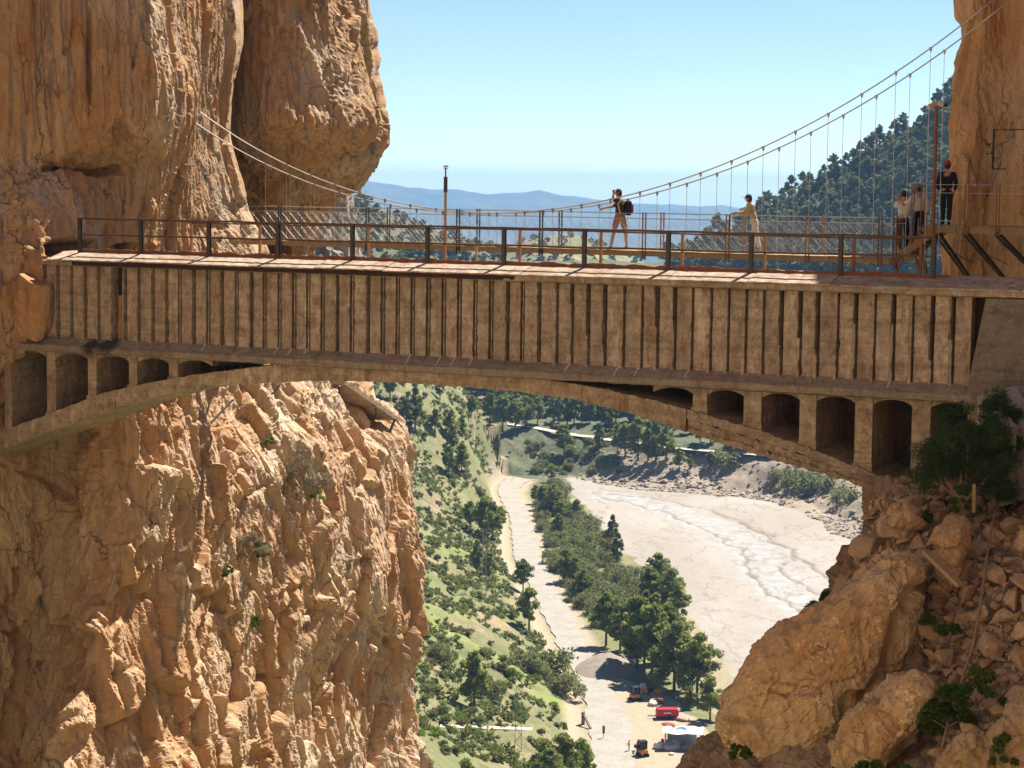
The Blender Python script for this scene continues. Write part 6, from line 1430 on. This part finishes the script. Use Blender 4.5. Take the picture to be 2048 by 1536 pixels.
# ------------------------------------------------------------------ work yard
def G(px, py): 
    P = hit(px, py); return np.array([P[0], P[1], float(terrain_h(np.array([P[0]]), np.array([P[1]]))[0])])
def local(P, name, label, cat, rz=0.0):
    return empty(name, (0, 0, 0), label, cat), None
def finish(e, P, rz=0.0, sc=1.0): e.location = [float(v) for v in P]; e.rotation_euler = (0, 0, rz); e.scale = (sc,) * 3
# towed compressor
e = empty('compressor', (0, 0, 0), 'red towed compressor with two wheels and a drawbar in the work yard', 'compressor')
b = MB().prism([(-1.6, 0.45), (1.6, 0.45), (1.65, 1.0), (1.5, 1.55), (-1.45, 1.55), (-1.65, 1.1)], lambda x, z: (x, -0.75, z), lambda x, z: (x, 0.75, z)).obj('hood', M['red_paint'], e, bevel=0.06)
MB().box(-1.65, 1.65, -0.72, 0.72, 0.28, 0.46).obj('chassis', M['dark_cloth'], e)
for sy in (-0.85, 0.85): MB().tube([(0.2, sy - 0.1, 0.35), (0.2, sy + 0.1, 0.35)], 0.35, 14).obj('wheel', M['dark_cloth'], e)
MB().bar((-1.6, 0, 0.4), (-2.9, 0, 0.45), 0.12).obj('drawbar', M['steel'], e)
MB().box(-0.6, 0.5, -0.765, -0.75, 0.9, 1.1).obj('stripe', M['white_cloth'], e)
finish(e, G(1334, 1437), 0.08)
def digger(label, px, py, rz):
    e = empty('mini_excavator', (0, 0, 0), label, 'excavator')
    for sy in (-0.55, 0.55):
        MB().prism([(-0.85, 0.12), (-0.65, 0), (0.65, 0), (0.85, 0.12), (0.85, 0.3), (0.65, 0.42), (-0.65, 0.42), (-0.85, 0.3)], lambda x, z: (x, sy - 0.14, z), lambda x, z: (x, sy + 0.14, z)).obj('track', M['dark_cloth'], e)
    MB().box(-0.75, 0.55, -0.55, 0.55, 0.45, 1.0).obj('housing', M['orange_paint'], e, bevel=0.08)
    c = MB()
    for x, y in ((-0.35, -0.5), (-0.35, 0.5), (0.5, -0.5), (0.5, 0.5)): c.bar((x, y, 1.0), (x, y, 2.0), 0.09)
    c.box(-0.45, 0.6, -0.58, 0.58, 2.0, 2.1).obj('cab_frame', M['dark_cloth'], e)
    MB().box(-0.3, 0.46, -0.46, 0.46, 1.0, 1.98).obj('cab_glass', M['dark_glass'], e)
    MB().bar((0.6, 0, 0.8), (1.5, 0, 1.9), 0.2).bar((1.5, 0, 1.9), (2.2, 0, 1.0), 0.16).obj('boom', M['orange_paint'], e)
    MB().prism([(2.1, 1.05), (2.5, 0.95), (2.45, 0.5), (2.1, 0.55)], lambda x, z: (x, -0.28, z), lambda x, z: (x, 0.28, z)).obj('bucket', M['steel'], e)
    finish(e, G(px, py), rz); return e
digger('small orange and black excavator parked beside the road mound', 1270, 1402, 0.5)
digger('small dark excavator standing near the two workers', 1285, 1514, 1.9)
# shelter with blue and white tarpaulin
e = empty('shelter', (0, 0, 0), 'makeshift shelter with blue and white tarpaulin roof in the work yard', 'shelter')
for x, y in ((-2.4, -1.3), (2.4, -1.3), (-2.4, 1.3), (2.4, 1.3)): MB().tube([(x, y, 0), (x, y, 2.4)], 0.06, 6).obj('post', M['wood'], e)
m = MB(); gx = np.linspace(-2.8, 2.8, 14); gy = np.linspace(-1.7, 1.7, 9)
V = [(x, y, 2.45 + 0.25 * float(perlin(np.array([x * 0.9, y * 0.9, 1.7]))) + 0.05 * y) for x in gx for y in gy]
m.add(V, [(i * 9 + j, i * 9 + j + 1, (i + 1) * 9 + j + 1, (i + 1) * 9 + j) for i in range(13) for j in range(8)]).obj('tarpaulin', M['white_tarp'], e)
m = MB(); m.add([(x * 0.35 - 0.5, y * 0.6, z + 0.04) for x, y, z in V], [(i * 9 + j, i * 9 + j + 1, (i + 1) * 9 + j + 1, (i + 1) * 9 + j) for i in range(13) for j in range(8)]).obj('blue_sheet', M['blue_tarp'], e)
MB().box(-2.2, 1.9, 1.1, 1.2, 0.0, 2.3).obj('back_sheet', M['grey_tarp'], e)
finish(e, G(1365, 1496), -0.12)
LOADS = [('bag_load', 'bags'), ('bag_heap', 'bags'), ('covered_heap', 'heap'), ('water_tank', 'tank'), ('sack_heap', 'sacks'), ('bundle', 'bundle'), ('mixer', 'mixer'), ('pallet_load', 'load'), ('drum', 'drum'), ('rod_pile', 'pile'), ('hose_heap', 'hoses'), ('soil_heap', 'heap'), ('canister', 'canister'), ('sack', 'sack')]
for i, (px, py, rx, ry, h, mt, lab) in enumerate(((1318, 1497, 0.9, 0.6, 0.9, 'white_tarp', 'white bagged load beside the shelter'), (1345, 1500, 1.5, 0.9, 1.3, 'grey_tarp', 'heap of grey bags under the tarpaulin edge'), (1375, 1502, 1.2, 0.8, 1.2, 'greybrown_cloth', 'brown covered heap beside the grey bags'), (1402, 1485, 0.6, 0.6, 0.9, 'white_tarp', 'round white water tank beside the shelter'), (1286, 1378, 0.7, 0.5, 0.7, 'white_tarp', 'white sack heap under the pine row'), (1302, 1384, 0.7, 0.5, 0.5, 'dark_cloth', 'dark bundle under the pine row'), (1314, 1390, 0.6, 0.5, 0.9, 'orange_paint', 'small orange mixer beside the sacks'), (1305, 1410, 1.1, 0.7, 0.7, 'cream', 'pale pallet load behind the red compressor'), (1320, 1408, 0.5, 0.5, 0.8, 'rust', 'rusty drum behind the red compressor'), (1342, 1408, 1.0, 0.5, 0.4, 'grey_tarp', 'grey pile of rods behind the red compressor'), (1337, 1452, 1.3, 0.8, 0.25, 'rust_cloth', 'heap of reddish hoses before the compressor'), (1362, 1440, 1.5, 1.0, 0.5, 'pink_soil', 'small pinkish soil heap behind the compressor'), (1325, 1490, 0.25, 0.25, 0.9, 'red_cloth', 'red canister beside the white load'), (1343, 1511, 0.4, 0.3, 0.35, 'white_tarp', 'white sack on the ground before the shelter'))):
    P = G(px, py); nm, ct = LOADS[i]
    if nm in ('water_tank', 'drum', 'canister', 'mixer'):
        prof = {'water_tank': [(0, 0.9), (0.06, 1), (0.85, 1), (1, 0.75)], 'drum': [(0, 1), (0.3, 1), (0.33, 1.06), (0.36, 1), (0.64, 1), (0.67, 1.06), (0.7, 1), (1, 1)], 'canister': [(0, 1), (0.75, 1), (0.9, 0.5), (1, 0.4)], 'mixer': [(0, 0.5), (0.2, 0.7), (0.55, 1), (0.85, 0.65), (1, 0.5)]}[nm]
        m = MB().tube([(0, 0, h * z) for z, q in prof], [rx * q for z, q in prof], 14)
    else:
        m = MB().sphere((0, 0, h * 0.25), rx, ry, h * 0.75, 16, 10)
        vv = np.array(m.v); vv = vv * (1 + 0.30 * fbm(vv * 2.2 + i, 3)[:, None]); vv[:, 2] = np.maximum(vv[:, 2], -0.02); m.v = [tuple(v) for v in vv]
    o = m.obj(nm, M[mt], smooth=True, label=lab, cat=ct); finish(o, P, 0.2 * i)
e = empty('trough', (0, 0, 0), 'white open trough tipped on the yard edge by the boulder', 'trough')
MB().prism([(-1.0, 0.6), (1.0, 0.6), (0.8, 0.05), (-0.8, 0.05)], lambda x, z: (x, -0.45, z), lambda x, z: (x, 0.45, z)).obj('basin', M['white_tarp'], e, bevel=0.05)
MB().box(-1.1, 1.1, -0.52, 0.52, 0.6, 0.66).obj('rim', M['white_tarp'], e); finish(e, G(1416, 1500), 0.1)
# dirt mound
P = G(1212, 1338); th = np.linspace(0, 2 * math.pi, 60, endpoint=False); rings = []
for q in np.linspace(1, 0.02, 26):
    x, y = 5.2 * q * np.cos(th), 9.0 * q * np.sin(th); z = 2.6 * (1 - q ** 1.4) + 0.25 * fbm(np.stack([x * 0.7, y * 0.7, np.zeros_like(x)], -1), 4) * (1 - q)
    rings.append(np.stack([x, y, z - 0.1], -1))
V = np.array(rings); a = np.arange(V.shape[0] * 60).reshape(-1, 60); b = np.roll(a, -1, 1)
me = mesh_np('dirt_mound', V.reshape(-1, 3), np.stack([a[:-1], b[:-1], b[1:], a[1:]], -1).reshape(-1, 4), M['mound'])
o = link(bpy.data.objects.new('dirt_mound', me), None, 'grey brown heap of spoil tipped beside the road', 'mound'); finish(o, P, -0.25)
# workers, sign, lattice masts, path, barrier
WJ = stand(el_l=(-0.25, -0.1, 1.15), wr_l=(-0.3, -0.1, 0.95), ha_l=(-0.3, -0.1, 0.88))
person('worker in yellow vest standing in the work yard', G(1258, 1505), WJ, dict(top=M['hivis_cloth'], top_name='vest', bot=M['greybrown_cloth'], bot_name='trousers', shoe=M['dark_cloth'], hat='hat', hat_mat=M['hivis_cloth']))
person('worker in dark clothes standing beside the small dark excavator', G(1274, 1512), stand(), dict(top=M['dark_cloth'], top_name='jacket', bot=M['dark_cloth'], bot_name='trousers', shoe=M['dark_cloth'], hat='hat', hat_mat=M['beige_cloth']))
e = empty('sign', (0, 0, 0), 'narrow brown sign board at the yard entrance', 'sign')
MB().tube([(0, 0, 0), (0, 0, 1.2)], 0.05, 6).obj('post', M['steel'], e); MB().box(-0.18, 0.18, -0.04, 0.04, 0.8, 1.9).obj('board', M['rust'], e); finish(e, G(1207, 1478))
def mast(px, py, hp, lab):
    P = G(px, py); h = hp / FPX * P[1]; e = empty('lattice_mast', (0, 0, 0), lab, 'mast')
    for sx, sy in ((-1, -1), (1, -1), (1, 1), (-1, 1)): MB().bar((0.45 * sx, 0.3 * sy, -0.5), (0.3 * sx, 0.2 * sy, h), 0.07).obj('leg', M['galv'], e)
    m = MB(); k = int(h / 0.9)
    for i in range(k):
        z0, z1 = h * i / k, h * (i + 1) / k; w0, w1 = 0.45 - 0.15 * i / k, 0.45 - 0.15 * (i + 1) / k; d = 1 if i % 2 else -1
        m.bar((-w0 * d, -0.25, z0), (w1 * d, -0.25, z1), 0.04).bar((-w0 * d, 0.25, z0), (w1 * d, 0.25, z1), 0.04)
    m.obj('bracing', M['galv'], e); finish(e, P)
    MB().bar((-1.0, 0, h), (1.0, 0, h), 0.08).obj('cross_arm', M['galv'], e)
mast(1036, 1500, 132, 'tall slender lattice mast on the lower slope'); mast(940, 1175, 60, 'short lattice mast in the gully beside the pines'); mast(968, 1205, 150, 'lattice mast with wires above the gully')
fp = []
for x in np.linspace(880, 1065, 26):
    P = hit(x, 1457 + (x - 880) * 0.03); fp.append(P)
m = MB()
for p, q in zip(fp[:-1], fp[1:]): m.add([p + [0, -0.5, 0.3], q + [0, -0.5, 0.3], q + [0, 0.35, 0.45], p + [0, 0.35, 0.45], p + [0, -0.5, -0.4], q + [0, -0.5, -0.4]], [(0, 1, 2, 3), (4, 5, 1, 0)])
m.obj('footpath', M['pale_soil'], kind='structure', label='pale narrow footpath cut across the lower slope')
e = empty('barrier', (0, 0, 0), 'dark lowered barrier arm at the yard entrance', 'barrier')
MB().bar((0, 0, 1.6), (1.0, -3.2, 0.2), 0.28).obj('arm', M['steel'], e); MB().box(-0.25, 0.25, -0.25, 0.25, 0, 1.8).obj('base', M['render'], e); finish(e, G(1166, 1450))
# far track on the opposite bank
tp = [hit(x, y) for x, y in ((1015, 850), (1040, 853), (1080, 860), (1130, 870), (1180, 876), (1230, 884), (1290, 892), (1360, 899), (1430, 905), (1500, 910), (1560, 916))]
tp = [p for p in tp if p is not None]
m = MB()
for p, q in zip(tp[:-1], tp[1:]): m.add([p + [0, -2.2, 0.35], q + [0, -2.2, 0.35], q + [0, 2.2, 0.55], p + [0, 2.2, 0.55]], [(0, 1, 2, 3)])
m.obj('track', M['pale_soil'], kind='structure', label='pale track along the far bank')

# ------------------------------------------------------------------ haze
k = N('haze_air'); k.n.remove(k.b)
pv = k.new('ShaderNodeVolumePrincipled'); pv.inputs['Color'].default_value = (0.33, 0.62, 1.0, 1); pv.inputs['Density'].default_value = 0.00011; pv.inputs['Anisotropy'].default_value = 0.0
k.l.new(pv.outputs[0], k.o.inputs['Volume'])
hz = MB().box(-6000, 6000, -120, 9400, -450, 127.5).obj('haze', k.m, kind='stuff', label='thin blue haze filling the valley air')

# ------------------------------------------------------------------ labels of the small tree groups count from a landmark
ORD = 'first second third fourth fifth sixth seventh eighth ninth tenth eleventh twelfth thirteenth fourteenth fifteenth sixteenth seventeenth eighteenth nineteenth twentieth twenty-first twenty-second'.split()
mound_p, bend_p, comp_p, tip_p = G(1212, 1330), G(1030, 960), G(1334, 1437), G(1440, 1445)
for grp, lab, mark, P0 in (
        ('pines in the row beside the work yard', 'tall green pine beside the work yard', 'dirt mound', mound_p),
        ('pines at the yard edge', 'slender pine at the yard edge', 'red compressor', comp_p),
        ('broad trees on the riverbed edge', 'broad dark tree on the riverbed edge', 'dirt mound', mound_p),
        ('dark trees against the riverbed', 'dark conical tree against the pale riverbed', 'dirt mound', mound_p),
        ('bushy pines between road and riverbed', 'bushy pine between road and riverbed', 'road bend', bend_p),
        ('pines on the slope left of the road', 'green pine on the scrubby slope', 'road bend', bend_p),
        ('pines on the upper hillside under the arch', 'pine on the upper hillside', 'road bend', bend_p),
        ('tree tops at the foot of the slope', 'leafy tree top below the slope', 'red compressor', comp_p),
        ('large bushes on the slope left of the road', 'large rounded bush on the slope', 'dirt mound', mound_p),
        ('pines on the far bank', 'dark pine on the far riverbank', 'road bend', bend_p),
        ('pale shrubs on the far bank', 'pale shrub on the far bank', 'road bend', bend_p)):
    members = sorted((o for o in COL.objects if o.parent is None and o.get('group') == grp), key=lambda o: (Vector(o.location) - Vector([float(v) for v in P0])).length)
    for i, o in enumerate(members): o['label'] = '%s, %s of its group from the %s' % (lab, ORD[min(i, 21)], mark)
